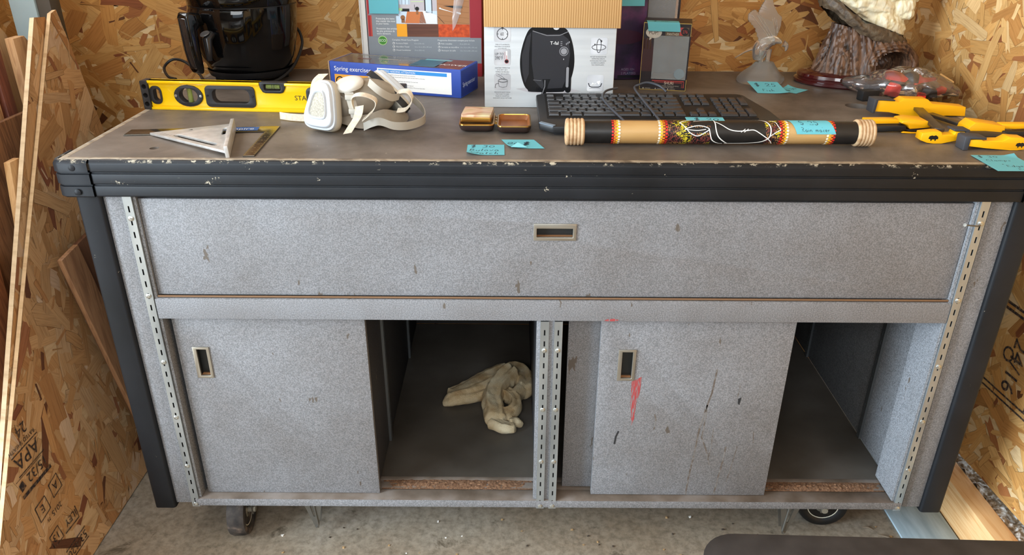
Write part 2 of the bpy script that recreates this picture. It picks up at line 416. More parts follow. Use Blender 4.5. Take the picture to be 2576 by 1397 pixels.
struct(M().plate([(-3.42, 0), (1.3, 0), (1.3, 2.45), (-3.42, 2.45)], [[(-1.1, .9), (1.15, .9), (1.15, 2.2), (-1.1, 2.2)]], .03, lambda u, v, w: (u, -3.63+w, v)).build('wall_front', N('dark_boards', [(.3, (70, 60, 50)), (.7, (92, 80, 66))], 6, .8)))
struct(M().plate([(-3.6, 0), (-2.4, 0), (-2.4, 2.38), (-.32, 2.38), (-.32, 0), (-.28, 0), (-.28, 2.45), (-3.6, 2.45)], (), .03, lambda u, v, w: (-3.4+w, u, v)).build('wall_doorway', m_plain))
struct(M().box(-3.45, 1.4, -3.65, .9, 2.45, 2.5).build('ceiling', N('ceiling_board', [(.3, (205, 202, 196)), (.7, (222, 220, 214))], 5, .8)))
# wood framing along the foot of the right wall
m_sill = wood('pale_pine', (240, 196, 140), (222, 164, 104), 'y')
ob = M().box(.982, 1.034, -.75, .30, 0, .100).build('trim_1', m_sill, bev=.002); struct(ob)
m_dirt = N('dirty_foam', [(.30, (74, 56, 40)), (.45, (128, 104, 76)), (.58, (176, 168, 158)), (.68, (226, 226, 226))], 95, .9, 6, .8, bdist=.004)
def fz(u, v):
    x = 1.034+.085*u; y = -.72+1.2*v
    return (x, y, .098+.012*nz(x*40, y*40)+.008*nz(x*110, y*110, 3))
g = M().grid(fz, 14, 120); g.box(1.034, 1.119, -.72, .48, 0, .085)
setp(g.build('insulation_strip', m_dirt, smooth=60), 'crumbly brown and white insulation strip along the foot of the right wall', 'insulation', kind='stuff')
ob = M().box(.846, .978, -.62, .42, 0, .006).build('floor_plank', N('blue_grey_plank', [(.3, (146, 166, 178)), (.6, (176, 196, 206)), (.8, (158, 178, 190))], 8, .35, 5, stretch=(6, 1, 1)), bev=.001)
setp(ob, 'pale blue-grey flat plank on the concrete beside the right wall sill', 'plank')

# ------------------------------------------------------------------ stencilled mill marks
m_ink = N('stamp_ink', [(.36, (112, 86, 62)), (.52, (44, 36, 36)), (.8, (34, 28, 32))], 160, .8, 4)
def right_wall_frame(g, y, z):
    g.frame((1.003+(.86-y)*math.tan(_a)-.0022, y, z), (math.sin(_a), -math.cos(_a), 0), (0, 0, 1)); return g
g = right_wall_frame(M(), .26, .33)
for q in (0, .014):
    g.line([(.02+q, .22-q), (.02+q, 0+q), (.2-q, .0+q), (.2-q, .22-q), (.02+q, .22-q)], .007, 0)
g.text('O', .075, .11, .05, 0, align='CENTER', rot=-PI/2); g.text('24/16', .10, .16, .06, 0, rot=-PI/2)
for k in range(5): g.rect(-.14, .10+.028*k, -.03, .118+.028*k, 0); 
g.text('WALL', -.13, .30, .05, 0, rot=0); g.text('ROOF', -.13, .25, .04, 0)
struct(g.build('wall_right_stencil', m_ink))

# ------------------------------------------------------------------ offcut sheets leaning on the left
SH = (1, 0, .08)
def sheet_fn(x0):
    n = Vector(SH).normalized()
    def f(u, v, w): return tuple(Vector((x0-.08*v, u, v))-n*w)   # u = y, v = height
    return f
def sheet(name, x0, out, t, seed, label, edge):
    o = osb(name, out, t, seed, fn=lambda u, v, w: sheet_fn(x0)(u, v, w), cover=2.6, bias=1.2, tint=(.97, 1.01, 1.2), edge=edge)
    return setp(o, label, 'wood board', 'strand board offcuts leaning on the left wall')
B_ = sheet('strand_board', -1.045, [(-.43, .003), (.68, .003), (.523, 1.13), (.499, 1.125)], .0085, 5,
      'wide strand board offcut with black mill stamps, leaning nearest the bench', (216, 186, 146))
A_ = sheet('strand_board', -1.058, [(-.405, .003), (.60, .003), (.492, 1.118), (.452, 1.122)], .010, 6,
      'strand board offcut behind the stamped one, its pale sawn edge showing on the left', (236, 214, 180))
_n = Vector(SH).normalized()
g = M().frame(Vector((-1.045, 0, 0))+_n*.0022, (0, 1, 0), Vector((-.08, 0, 1)))
def stamp(st, x, y, size): g.text(st, x, y, size, 0, rot=PI)
for v_ in (.3175, .362): g.line([(-.126, v_), (-.036, v_)], .0022, 0)
g.line([(-.14, .3135), (-.05, .3135)], .0012, 0)
stamp('APA', -.044, .357, .043); stamp('RATED SHEATH', -.040, .377, .0125); stamp('24', -.056, .408, .034)
stamp('15/32', -.040, .308, .030); g.rect(-.138, .271, -.036, .2785, 0); g.poly([(-.136, .303), (-.122, .307), (-.118, .290), (-.134, .286)], 0)
g.build('grade_stamp', m_ink, B_)
g = M().frame(Vector((-1.045, 0, 0))+_n*.0022, (0, 1, 0), Vector((-.08, 0, 1)))
def boxed(p, st, size):
    g.line(p+[p[0]], .0026, 0); cx, cy = sum(q[0] for q in p)/4, sum(q[1] for q in p)/4; g.text(st, cx, cy+size*.36, size, 0, align='CENTER', rot=PI)
boxed([(-.065, .244), (-.032, .250), (-.029, .214), (-.064, .210)], 'A', .026)
boxed([(-.123, .232), (-.086, .235), (-.083, .200), (-.122, .195)], 'E', .026)
stamp('2015', -.050, .190, .0185); stamp('M', -.095, .186, .012)
g.build('date_stamp', m_ink, B_)
g = M().frame(Vector((-1.045, 0, 0))+_n*.0022, (0, 1, 0), Vector((-.08, 0, 1)))
stamp('ILEY', -.021, .141, .0235)
g.line([(-.019, .146), (-.019, .114), (-.074, .117)], .0028, 0)
boxed([(-.119, .149), (-.086, .153), (-.081, .118), (-.117, .120)], '13', .024)
g.build('stamp_marks', m_ink, B_)
g = M().frame(Vector((-1.045, 0, 0))+_n*.0022, (0, 1, 0), Vector((-.08, 0, 1)))
stamp('53-620', -.016, .076, .027); g.line([(-.014, .052), (-.094, .052)], .0022, 0); g.line([(-.014, .082), (-.094, .082)], .0022, 0)
g.build('lot_number', m_ink, B_)

# ------------------------------------------------------------------ lumber leaning against the left wall
WOODS = {
 'pine': wood('pine_board', (214, 172, 120), (190, 142, 92), 'z'), 'tan': wood('tan_board', (206, 164, 118), (174, 130, 90), 'z'),
 'red': wood('red_brown_board', (126, 74, 56), (98, 54, 42), 'z'), 'dark': wood('dark_plywood', (136, 96, 64), (96, 64, 42), 'z'),
 'cherry': wood('cherry_board', (150, 96, 60), (112, 66, 42), 'z')}
def board(name, label, cat, wood_m, y0, y1, z1, xb, xt, t, lean=0.0, chamfer=0, grp='lumber leaning against the left wall'):
    """a board standing on the floor at x=xb and leaning to x=xt at its top, y0..y1 wide; lean shifts the top along y"""
    g = M(); fn = lambda u, v, w: (xb+(xt-xb)*v/z1+w, u+lean*v/z1, v)
    out = [(y0, .002), (y1, .002), (y1, z1-chamfer), (y1-chamfer*.8, z1), (y0, z1)] if chamfer else [(y0, .002), (y1, .002), (y1, z1), (y0, z1)]
    g.plate(out, (), t, fn); return setp(g.build(name, wood_m, bev=.0015), label, cat, grp)
board('lumber_board', 'thick pale pine board, tallest of the lumber on the left wall', 'wood board', WOODS['pine'], .35, .50, 1.10, -1.225, -1.305, .030, .04, .03)
board('lumber_board', 'narrow red-brown board leaning in front of the thick pale pine board', 'wood board', WOODS['red'], .31, .345, 1.075, -1.18, -1.245, .014, .09)
board('lumber_board', 'tan chamfered board just right of the red-brown board', 'wood board', WOODS['tan'], .36, .42, 1.075, -1.165, -1.232, .020, .10, .02)
board('lumber_board', 'tan board at the left edge of the picture, left of the red-brown board', 'wood board', WOODS['tan'], .17, .275, 1.06, -1.18, -1.25, .018, .11)
board('plywood_panel', 'dark brown plywood panel leaning below the boards at far left', 'wood panel', WOODS['dark'], .10, .48, .925, -1.135, -1.20, .012, .04)
board('lumber_strip', 'slim pale pine strip slanting across the dark plywood panel', 'wood board', WOODS['pine'], -.045, -.01, .86, -1.085, -1.155, .014, .27)
board('lumber_board', 'cherry brown board low at the far left edge', 'wood board', WOODS['cherry'], -.10, .0, .70, -1.12, -1.17, .018, .12)
board('painted_panel', 'pale grey-green painted panel low at far left behind the boards', 'wood panel', N('grey_green_paint', [(.3, (150, 152, 134)), (.7, (170, 172, 154))], 6, .6), -.14, .10, .53, -1.155, -1.195, .012, .02)
g = M(); g.box(-.024, .024, -.03, .03, 0, 1.42, 0); g.box(.0241, .026, -.03, .03, 0, 1.42, 1); g.box(-.008, .008, -.034, -.03, .4, 1.2, 0)
t = thing('metal_post', 'pale blue-grey painted post with a dark side, standing behind the lumber at top left', 'post', (-1.230, .585, 0), R(-3))
M().box(-.032, .03, -.025, .025, 0, 1.5).build('post_face', P('grey_blue_paint', (152, 172, 178), .5), t, bev=.002)
M().box(.0302, .064, -.02, .02, 0, 1.5).build('dark_flange', P('dark_flange', (74, 68, 60), .6), t, bev=.002)
g = M().tube(spline([(-1.316, .826, 1.5), (-1.317, .822, 1.2), (-1.312, .826, 1.05), (-1.314, .822, .8), (-1.31, .826, .4), (-1.312, .822, .004)], 8), .0022, 6)
setp(g.build('black_wire', P('wire_black', (28, 28, 26), .6)), 'thin black wire hanging in the back left corner beside the leaning boards', 'wire')
# two brown planks between the stamped sheet and the bench
def plank(label, m, p_top, p_bot, w, t, yaw):
    a, b = Vector(p_bot), Vector(p_top); ax = (b-a).normalized(); s = Vector((math.sin(yaw), math.cos(yaw), 0)); s = (s-ax*s.dot(ax)).normalized(); n = s.cross(ax)
    g = M(); L = (b-a).length
    g.plate([(0, 0), (w, 0), (w, L), (0, L)], (), t, lambda u, v, ww: tuple(a+s*u+ax*v-n*ww))
    return setp(g.build('brown_plank', m, bev=.0015), label, 'wood board', 'brown planks leaning by the left bench leg')
plank('medium brown plank nearer the camera, leaning between stamped sheet and bench leg', wood('mid_brown_board', (150, 110, 76), (118, 82, 54), 'z'), (-1.052, .168, .660), (-1.000, .265, .003), .066, .012, R(4))
plank('darker brown plank behind the medium one, mostly hidden by the bench leg', wood('walnut_board', (104, 70, 48), (78, 50, 36), 'z'), (-1.074, .20, .645), (-1.020, .290, .003), .20, .012, R(4))
# ------------------------------------------------------------------ workbench materials
def speckle(name, dark, mid, light, dirt=.0):
    if name in _mats: return _mats[name]
    m = P(name, mid, .55, spec=.4); t = NT(m); c = t.coords()
    n = t.noise(c, 430, 2, .6); r = t.ramp(n, 0, [(.34, dark), (.5, mid), (.64, light)])
    n2 = t.noise(c, 6, 5, .6); r2 = t.ramp(n2, 0, [(.3, (236, 232, 228)), (.6, (255, 255, 255))])
    x = t.mix(1, (r, 'Color'), (r2, 'Color'), 'MULTIPLY')
    n3 = t.noise(t.coords((1, 1, .35)), 38, 3, .6); r3 = t.ramp(n3, 0, [(.705, (0, 0, 0)), (.72, (255, 255, 255))])
    y = t.mix((r3, 'Color'), (x, 2), (92, 84, 76)); t.l(y, 2, t.b, 'Base Color'); t.bump(n, 0, .12, .0005)
    return m
GREY = speckle('speckled_grey', (104, 104, 106), (122, 122, 124), (139, 139, 142))
GREYD = speckle('speckled_grey_inside', (100, 102, 105), (128, 130, 134), (150, 152, 156))
def chipped_black():
    m = P('chipped_black', (40, 42, 46), .5, spec=.3); t = NT(m); c = t.coords()
    n = t.noise(c, 5, 5, .6); r = t.ramp(n, 0, [(.3, (19, 20, 22)), (.7, (31, 33, 37))])
    # paint worn to pale wood along sharp edges and in scattered chips
    sx = t.n('ShaderNodeSeparateXYZ'); t.l(c, 'Vector', sx, 'Vector')
    mr = t.n('ShaderNodeMapRange'); mr.inputs[1].default_value = .9345; mr.inputs[2].default_value = .9395; t.l(sx, 'Z', mr, 'Value')
    rp = t.ramp(mr, 0, [(.0, (0, 0, 0)), (.9, (255, 255, 255))])
    n2 = t.noise(t.coords((1, 1, 1.6)), 48, 6, .75); r2 = t.ramp(n2, 0, [(.555, (0, 0, 0)), (.60, (255, 255, 255))])
    e = t.mix(1, (rp, 'Color'), (r2, 'Color'), 'MULTIPLY')
    n3 = t.noise(c, 26, 6, .75); r3 = t.ramp(n3, 0, [(.665, (0, 0, 0)), (.69, (255, 255, 255))])
    k = t.mix(1, (e, 2), (r3, 'Color'), 'ADD')
    y = t.mix((k, 2), (r, 'Color'), (176, 166, 146)); t.l(y, 2, t.b, 'Base Color')
    t.bump(n, 0, .1, .001)
    return m
BLACK = chipped_black()
def top_material():
    m = P('worn_top', (120, 110, 100), .45, spec=.45); t = NT(m); c = t.coords()
    n = t.noise(c, 5, 8, .62, .3); r = t.ramp(n, 0, [(.28, (70, 63, 57)), (.46, (98, 89, 81)), (.62, (116, 107, 99)), (.78, (134, 127, 119))])
    n2 = t.noise(c, 34, 7, .75); r2 = t.ramp(n2, 0, [(.64, (0, 0, 0)), (.72, (255, 255, 255))])
    x = t.mix((r2, 'Color'), (r, 'Color'), (86, 74, 64))
    n3 = t.noise(t.coords((1, 1, 1)), 75, 4, .6); r3 = t.ramp(n3, 0, [(.72, (0, 0, 0)), (.74, (255, 255, 255))])
    y = t.mix((r3, 'Color'), (x, 2), (168, 156, 140)); t.l(y, 2, t.b, 'Base Color')
    rr = t.ramp(n, 0, [(.3, (192, 192, 192)), (.7, (168, 168, 168))]); t.l(rr, 'Color', t.b, 'Roughness'); t.bump(n2, 0, .06, .0006)
    return m
TOP = top_material()
RIM = N('worn_edge_strip', [(.3, (120, 106, 90)), (.5, (160, 146, 126)), (.7, (96, 84, 72))], 30, .5, 6)
ZINC = N('galvanised_steel', [(.3, (150, 156, 160)), (.6, (186, 192, 194)), (.8, (206, 210, 210))], 22, .32, 4, metal=.8, stretch=(1, 1, .2))
VOID = P('dark_gap', (18, 17, 16), .9)  # near-black colour stands in for shade inside slots and behind the drawer front
SHADE = P('bare_floor_panel', (70, 62, 54), .6)
CHROME = P('satin_nickel', (178, 172, 160), .35, .85)

wb = thing('workbench', 'large rolling workbench with grey speckled cabinet, sliding doors and black edged top', 'workbench', (0, .4, 0))
wbm = dict(parent=wb, wo=True)
# top: slab with a round cable hole and small screw holes
def hole(x, y, r): return circ(x, y, r, 20)
holes = [hole(.7065, .436, .026), hole(-.756, .069, .0085), hole(-.672, .236, .006)]
g = M().plate([(-.888, .012), (.888, .012), (.888, .828), (-.888, .828)], holes, .024, lambda u, v, w: (u, v, .9160+w))
g.box(-.885, .885, .015, .825, .872, .880, 1)
tp = g.build('tabletop', [TOP, SHADE], bev=0, **wbm)
g = M().plate([(-.9, .0), (.9, 0), (.9, .83), (-.9, .83)], [[(-.8882, .0118), (.8882, .0118), (.8882, .8282), (-.8882, .8282)]], .022, lambda u, v, w: (u, v, .9182+w))
g.build('edge_strip', [RIM], bev=.0008, **wbm)
# front band with two grooves, corner caps with bolts
prof = [(.008, .8705), (-.006, .8705), (-.008, .873), (-.008, .891), (-.005, .8925), (-.005, .8945), (-.009, .896), (-.009, .914), (-.006, .9155), (-.006, .9175), (-.010, .919), (-.010, .934), (-.006, .9395), (.0, .9400), (.008, .918)]
def band(name, x0, x1, off=0, y=0):
    g = M(); g.plate([(a-off, b) for a, b in prof], (), x1-x0, lambda u, v, w: (x0+w, u+y, v)); return g.build(name, BLACK, bev=.0012, **wbm)
band('front_band', -.8425, .8425)
def sideband(name, sgn):
    g = M(); g.plate([(a, b) for a, b in prof], (), .745, lambda u, v, w: (sgn*(.9-u-.006), .045+w, v)); return g.build(name, BLACK, bev=.0012, **wbm)
sideband('side_band', -1); sideband('side_band', 1)
for sg in (-1, 1):
    # corner cap: an L of the same ribs, a little proud
    g = M(); k = len(prof); off = .003
    path = [(.845, 1, 0), (.896, 1, 0), (.9, .7, .7), (.9, 0, 1), (.9, 0, 1)]; pos = [(.8445, 0), (.894, 0), (.8985, .0035), (.9, .008), (.9, .056)]
    dirs = [(0, -1), (.12, -1), (.72, -.72), (1, -.12), (1, 0)]
    vs = []; fs = []
    for (px, py), (dx, dy) in zip(pos, dirs):
        for a, b in prof:
            d = -(a)+off; vs.append((sg*(px+dx*d), py+dy*d, b))
    for i in range(len(pos)-1):
        for j in range(k):
            q = (i*k+j, i*k+(j+1) % k, (i+1)*k+(j+1) % k, (i+1)*k+j); fs.append(q if sg < 0 else q[::-1])
    g.add(vs, fs); cp = g.build('corner_cap', BLACK, **wbm)
    for z in (.927, .881):
        M().lathe([(.006, 0), (.006, .001), (.004, .002), (0, .0022)], 14, (sg*.872, -.0125, z), (0, -1, 0)).build('bolt_head', BLACK, cp, wo=True)
# legs
for sg in (-1, 1):
    for y0, y1 in ((.002, .050), (.775, .823)):
        x0, x1 = sorted((sg*.8415, sg*.888))
        g = M(); g.plate(rrect(x0, y0, x1, y1, .006, 3), (), .748, lambda u, v, w: (u, v, .122+w)); g.build('leg', BLACK, bev=0, **wbm)
# side skins, filler strips, inner walls
for sg in (-1, 1):
    def bx(name, mat, xa, xb, y0, y1, z0, z1, bev=.001):
        x0, x1 = sorted((sg*xa, sg*xb)); return M().box(x0, x1, y0, y1, z0, z1).build(name, mat, bev=bev, **wbm)
    bx('side_panel', GREY, .870, .880, .051, .774, .131, .868)
    bx('filler_strip', GREY, .8010, .8412, .010, .030, .131, .869)
    bx('inner_wall', GREYD, .792, .8005, .031, .798, .1531, .640)
# slotted shelf standards with screws
SCREW = P('screw_head', (196, 196, 190), .3, .9)
def standard(xc, z0, z1, wd_=.0165, yf=-.001, screws=(), depth=.009, nm='shelf_standard', side=None):
    holes = []; z = z0+.012
    while z < z1-.018:
        holes.append([(xc-.0015, z), (xc+.0015, z), (xc+.0015, z+.0125), (xc-.0015, z+.0125)]); z += .0258
    g = M(); g.plate([(xc-wd_/2, z0), (xc+wd_/2, z0), (xc+wd_/2, z1), (xc-wd_/2, z1)], holes, .0015, lambda u, v, w: (u, yf+w, v))
    for a in (-1, 1):
        e = xc+a*wd_/2; x0, x1 = sorted((e, e-a*.0012)); g.box(x0, x1, yf+.0015, yf+depth, z0, z1)
    g.box(xc-wd_/2+.0013, xc+wd_/2-.0013, yf+depth-.001, yf+depth, z0, z1, 1)
    o = g.build(nm, [ZINC, VOID], **wbm)
    for z in screws:
        M().lathe([(.0052, 0), (.005, .0014), (.003, .0026), (.0016, .0028), (.0014, .0018), (0, .0018)], 14, (xc, yf, z), (0, -1, 0)).build('screw', SCREW, o, wo=True)
    return o
standard(-.7925, .1295, .8695, screws=(.826, .664, .512, .375, .245, .137), depth=.0105)
standard(.7845, .1295, .8695, screws=(.826, .664, .512, .375, .245, .137), depth=.0105)
standard(-.0188, .1295, .6115, .0172, screws=(.545, .400, .262, .137), depth=.0045)
standard(.0085, .1295, .6115, .0162, screws=(.545, .400, .262, .137), depth=.0045)
# jambs beside the drawer and doors
for sg, xa, xb in ((-1, .7835, .7785), (1, .7755, .7705)):
    x0, x1 = sorted((sg*xa, sg*xb)); M().box(x0, x1, .004, .09, .1531, .869).build('jamb', GREYD, **wbm)
# drawer front with flush pull, brass-coloured hinge strip
def pull(name, x0, x1, z0, z1, y, fr, par, depth=.013):
    o = M().plate([(x0, z0), (x1, z0), (x1, z1), (x0, z1)], [[(x0+fr[0], z0+fr[1]), (x1-fr[2], z0+fr[1]), (x1-fr[2], z1-fr[3]), (x0+fr[0], z1-fr[3])]], .0055, lambda u, v, w: (u, y-.0025+w, v)).build(name, CHROME, par, bev=.0007, wo=True)
    a, b, c, d = x0+fr[0]-.001, x1-fr[2]+.001, z0+fr[1]-.001, z1-fr[3]+.001
    g = M(); yy = y+.0031; yb = y+depth
    g.box(a, b, yb-.001, yb, c, d, 0)
    g.box(a, a+.0008, yy, yb, c, d, 0); g.box(b-.0008, b, yy, yb, c, d, 0); g.box(a, b, yy, yb, d-.0008, d, 0); g.box(a, b, yy, yb, c, c+.0008, 1)
    g.build('recess', [P('recess_dark', (30, 31, 30), .5), P('dusty_brown', (150, 104, 66), .9)], o, wo=True, smooth=0)
    return o
dr = [(-.7775, .6625), (.7695, .6625), (.7695, .8615), (-.7775, .8615)]
d_ = M().plate(dr, [[(-.042, .785), (.0335, .785), (.0335, .814), (-.042, .814)]], .016, lambda u, v, w: (u, .010+w, v)).build('drawer_front', GREY, bev=.0008, **wbm)
pull('drawer_pull', -.0445, .036, .7825, .8165, .010, (.006, .0065, .006, .0095), d_)
M().tube([(-.7775, .006, .6605), (.7695, .006, .6605)], .0022, 8).build('hinge_strip', P('brown_hinge', (122, 92, 66), .5, .4), **wbm)
M().box(-.7775, .7695, .030, .75, .645, .6605).build('drawer_floor', GREYD, **wbm)
M().box(-.783, .7755, .052, .062, .6612, .869).build('drawer_backing', VOID, **wbm)
M().plate([(.0, .613), (.045, .613), (.045, .648), (.004, .658), (.0, .656)], (), 1.5585, lambda u, v, w: (-.7832+w, u, v)).build('middle_rail', GREY, bev=.0008, **wbm)
# lower cabinet
sill = [(.0, .1325), (.078, .1325), (.078, .1515), (.066, .1515), (.066, .1475), (.060, .1475), (.060, .1515), (.040, .1515), (.040, .1475), (.034, .1475), (.034, .1515), (.0, .1515)]
M().plate(sill, (), 1.585, lambda u, v, w: (-.792+w, u, v)).build('bottom_rail', [N('dusty_rail', [(.3, (84, 72, 60)), (.5, (112, 100, 90)), (.7, (134, 126, 120))], 14, .55, 6)], bev=.0006, **wbm)
M().box(-.792, .792, -.0012, -.0001, .1325, .1512).build('rail_face', GREY, bev=.0004, **wbm)
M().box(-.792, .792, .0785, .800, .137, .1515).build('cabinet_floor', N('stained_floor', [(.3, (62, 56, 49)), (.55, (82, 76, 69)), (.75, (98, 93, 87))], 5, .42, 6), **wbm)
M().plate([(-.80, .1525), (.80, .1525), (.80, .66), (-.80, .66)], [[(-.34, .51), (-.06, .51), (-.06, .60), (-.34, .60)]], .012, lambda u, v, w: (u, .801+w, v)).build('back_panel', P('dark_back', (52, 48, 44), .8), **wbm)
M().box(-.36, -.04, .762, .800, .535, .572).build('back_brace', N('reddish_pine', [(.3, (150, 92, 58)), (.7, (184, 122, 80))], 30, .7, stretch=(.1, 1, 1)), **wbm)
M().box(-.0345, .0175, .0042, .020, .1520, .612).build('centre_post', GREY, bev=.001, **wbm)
M().box(-.030, .012, .0205, .795, .1520, .640).build('centre_divider', speckle('shaded_speckled_grey', (44, 44, 46), (58, 58, 60), (70, 70, 73)), bev=.001, **wbm)
DKG = speckle('shaded_speckled_grey', (44, 44, 46), (58, 58, 60), (70, 70, 73))  # compartment shade put into the darker grey of both dividers
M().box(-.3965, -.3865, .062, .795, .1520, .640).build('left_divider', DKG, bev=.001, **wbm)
def wall_standard(x, y, sg, z0=.1525, z1=.612):
    holes = []; z = z0+.012
    while z < z1-.018:
        holes.append([(y-.0015, z), (y+.0015, z), (y+.0015, z+.0125), (y-.0015, z+.0125)]); z += .0258
    g = M(); g.plate([(y-.0075, z0), (y+.0075, z0), (y+.0075, z1), (y-.0075, z1)], holes, .0012, lambda u, v, w: (x+sg*(.006-w), u, v))
    for a in (-1, 1): x0, x1 = sorted((x+sg*.0001, x+sg*.005)); g.box(x0, x1, y+a*.007-.0006, y+a*.007+.0006, z0, z1)
    return g.build('inner_standard', [P('dull_zinc', (118, 122, 124), .45, .7)], **wbm)
wall_standard(.792, .235, -1); wall_standard(.792, .62, -1); wall_standard(-.3865, .215, 1); wall_standard(-.3865, .60, 1)
def door(name, x0, x1, y, z0, z1, pl=None, mat=GREY):
    hs = [[(pl[0]+.002, pl[2]+.002), (pl[1]-.002, pl[2]+.002), (pl[1]-.002, pl[3]-.002), (pl[0]+.002, pl[3]-.002)]] if pl else []
    o = M().plate([(x0, z0), (x1, z0), (x1, z1), (x0, z1)], hs, .014, lambda u, v, w: (u, y+w, v)).build(name, mat, bev=.0008, **wbm)
    if pl: pull('door_pull', pl[0], pl[1], pl[2], pl[3], y, (.008, .0055, .006, .0055), o)
    return o
door('sliding_door', -.769, -.3805, .020, .1530, .640, (-.7385, -.7045, .462, .5365))
d2 = door('sliding_door', .0965, .489, .020, .1530, .640, (.1350, .1710, .461, .536))
door('sliding_door', .0325, .44, .046, .1530, .640)
door('sliding_door', -.755, -.398, .046, .1530, .640, mat=GREYD)
# scuffs and drips on the right door
RED = N('red_crayon', [(.40, (124, 112, 113)), (.5, (150, 68, 68)), (.7, (160, 52, 54))], 160, .7, 3, stretch=(2.2, 1, .35))
DRIP = N('brown_drip', [(.40, (120, 117, 115)), (.55, (98, 89, 82)), (.75, (84, 73, 64))], 120, .5, 4)
g = M().frame((0, .0199, 0))
g.poly([(.167, .458), (.187, .470), (.186, .43), (.180, .40), (.1795, .365), (.174, .345), (.172, .372), (.168, .40)], 0)
sc1 = g.build('red_scuff', RED, d2, wo=True, smooth=0); setp(sc1, 'red crayon-like scuff')
mr_ = [o for o in wb.children if o.name.startswith('middle_rail')][0]
g = M().frame((0, -.0002, 0)); g.poly([(.098, .6145), (.104, .618), (.118, .619), (.128, .616), (.120, .6135), (.106, .6135)], 0); g.build('red_smudge', RED, mr_, wo=True, smooth=0)
g = M().frame((0, .0199, 0))
g.line([(.342, .49), (.338, .43), (.330, .39), (.322, .34), (.318, .27), (.312, .20), (.311, .154)], .0035)
g.line([(.332, .40), (.331, .34), (.329, .315), (.343, .28), (.352, .25), (.356, .232)], .003)
g.line([(.352, .34), (.353, .30), (.350, .26)], .0022); g.line([(.385, .29), (.383, .25), (.378, .20), (.374, .156)], .0035); g.line([(.41, .29), (.404, .24), (.398, .19)], .002)
g.line([(.222, .375), (.226, .36), (.224, .335)], .003); g.line([(.44, .33), (.443, .30)], .002); g.line([(.395, .45), (.393, .42)], .002)
g.build('brown_drips', DRIP, d2, wo=True, smooth=0)
g = M().frame((0, .0199, 0)); g.line([(.148, .33), (.143, .315), (.141, .295)], .004); g.poly([(.395, .416), (.402, .420), (.400, .400), (.396, .404)], 0)
g.build('black_mark', P('black_mark', (40, 40, 42), .6), d2, wo=True, smooth=0)
# casters and foot brakes
TYRE = N('worn_tyre', [(.3, (36, 34, 34)), (.55, (66, 60, 56)), (.72, (120, 104, 92))], 40, .8, 6)
HUB = P('caster_hub', (214, 212, 196), .5); STEEL = P('dull_steel', (128, 126, 120), .4, .8)
def caster(x, y, ang, r=.060, wd_=.042, tyre=None):
    ax = Vector((math.cos(ang), math.sin(ang), 0)); c = Vector((x, y, r+.001)); p = Vector((-ax.y, ax.x, 0))
    h = wd_/2
    tr = M().lathe([(r*.64, -h*.7), (r*.72, -h*.9), (r*.84, -h), (r*.95, -h*.9), (r, -h*.55), (r, h*.55), (r*.95, h*.9), (r*.84, h), (r*.72, h*.9), (r*.64, h*.7)], 36, c, ax).build('caster_wheel', tyre or TYRE, **wbm)
    M().lathe([(0, -h*.70), (r*.3, -h*.70), (r*.34, -h*.55), (r*.63, -h*.72), (r*.63, h*.72), (r*.34, h*.55), (r*.3, h*.70), (0, h*.70)], 28, c, ax).build('wheel_hub', HUB, tr, wo=True)
    M().cyl(c-ax*(h+.012), c+ax*(h+.012), .0075, 10).build('axle_bolt', P('axle_bolt', (176, 172, 158), .4, .6), tr, wo=True)
    g = M()
    for s_ in (-1, 1):
        o = c+ax*s_*(h+.006)
        def f(u, v, w): return tuple(o+p*u+Vector((0, 0, v))+ax*(w-.0015))
        g.plate([(-.008, -.010), (.008, -.010), (.012, .012), (.030, .062), (-.018, .062), (-.010, .012)], (), .003, f)
    q = c+Vector((0, 0, .062+.0015)); g.lathe([(.034, -.0015), (.036, 0), (.034, .0045), (0, .0045)], 20, q+p*.005)
    fk = g.build('caster_fork', STEEL, **wbm)
    return tr
caster(-.722, .065, R(4)); caster(.666, .100, R(84), .058, .034, P('black_tyre', (20, 20, 21), .4)); caster(-.70, .70, R(12)); caster(.70, .70, R(15))
def brake(x, y, sg):
    g = M(); z0 = .020
    for w in (-.012, .012):
        g.plate([(-.030, .131), (.030, .131), (.030, .120), (.010, z0), (.002, z0), (-.030, .118)], [[(-.012, .11), (.012, .11), (.006, .055), (.0, .055)]], .0018, lambda u, v, ww: (x+sg*u*.9, y+w+ww, v))
    g.tube([(x, y-.016, .11), (x, y+.018, .11)], .004, 8); g.tube([(x+sg*.003, y-.013, .105), (x+sg*.009, y-.013, .03), (x+sg*.004, y-.013, .024)], .0024, 6)
    return g.build('foot_brake', STEEL, **wbm)
brake(-.548, .060, 1); brake(.565, .050, -1)

# sawdust on the lower rail, cloth inside, nail in the standard
DUST = N('sawdust', [(.3, (80, 56, 40)), (.55, (120, 88, 64)), (.75, (150, 116, 88))], 260, .95, 4, .8)
def dust(name, x0, x1, y0, y1, lab, amp=.0032):
    def f(u, v):
        x = x0+(x1-x0)*u; y = y0+(y1-y0)*v; e = min(1, 6*min(u, 1-u))*math.sin(PI*v)
        return (x, y, .1509+max(0, amp*e*(.6+.7*nz(x*90, y*200)+.6*nz(x*230, y*400, 2))))
    return setp(M().grid(f, 180, 10).build(name, DUST), lab, 'sawdust', kind='stuff')
dust('sawdust', -.379, -.036, .036, .070, 'sawdust lying on the bottom rail in front of the cloth')
dust('sawdust', .490, .770, .036, .068, 'sawdust lying on the bottom rail of the right-hand opening', .0045)
g = M().tube([(.7845, -.002, .823), (.772, -.014, .826), (.752, -.026, .832), (.7335, -.038, .838)], .0014, 8); g.lathe([(.0032, 0), (.0032, .0010), (0, .0012)], 12, (.7335, -.038, .838), (-.6, -.35, .25))
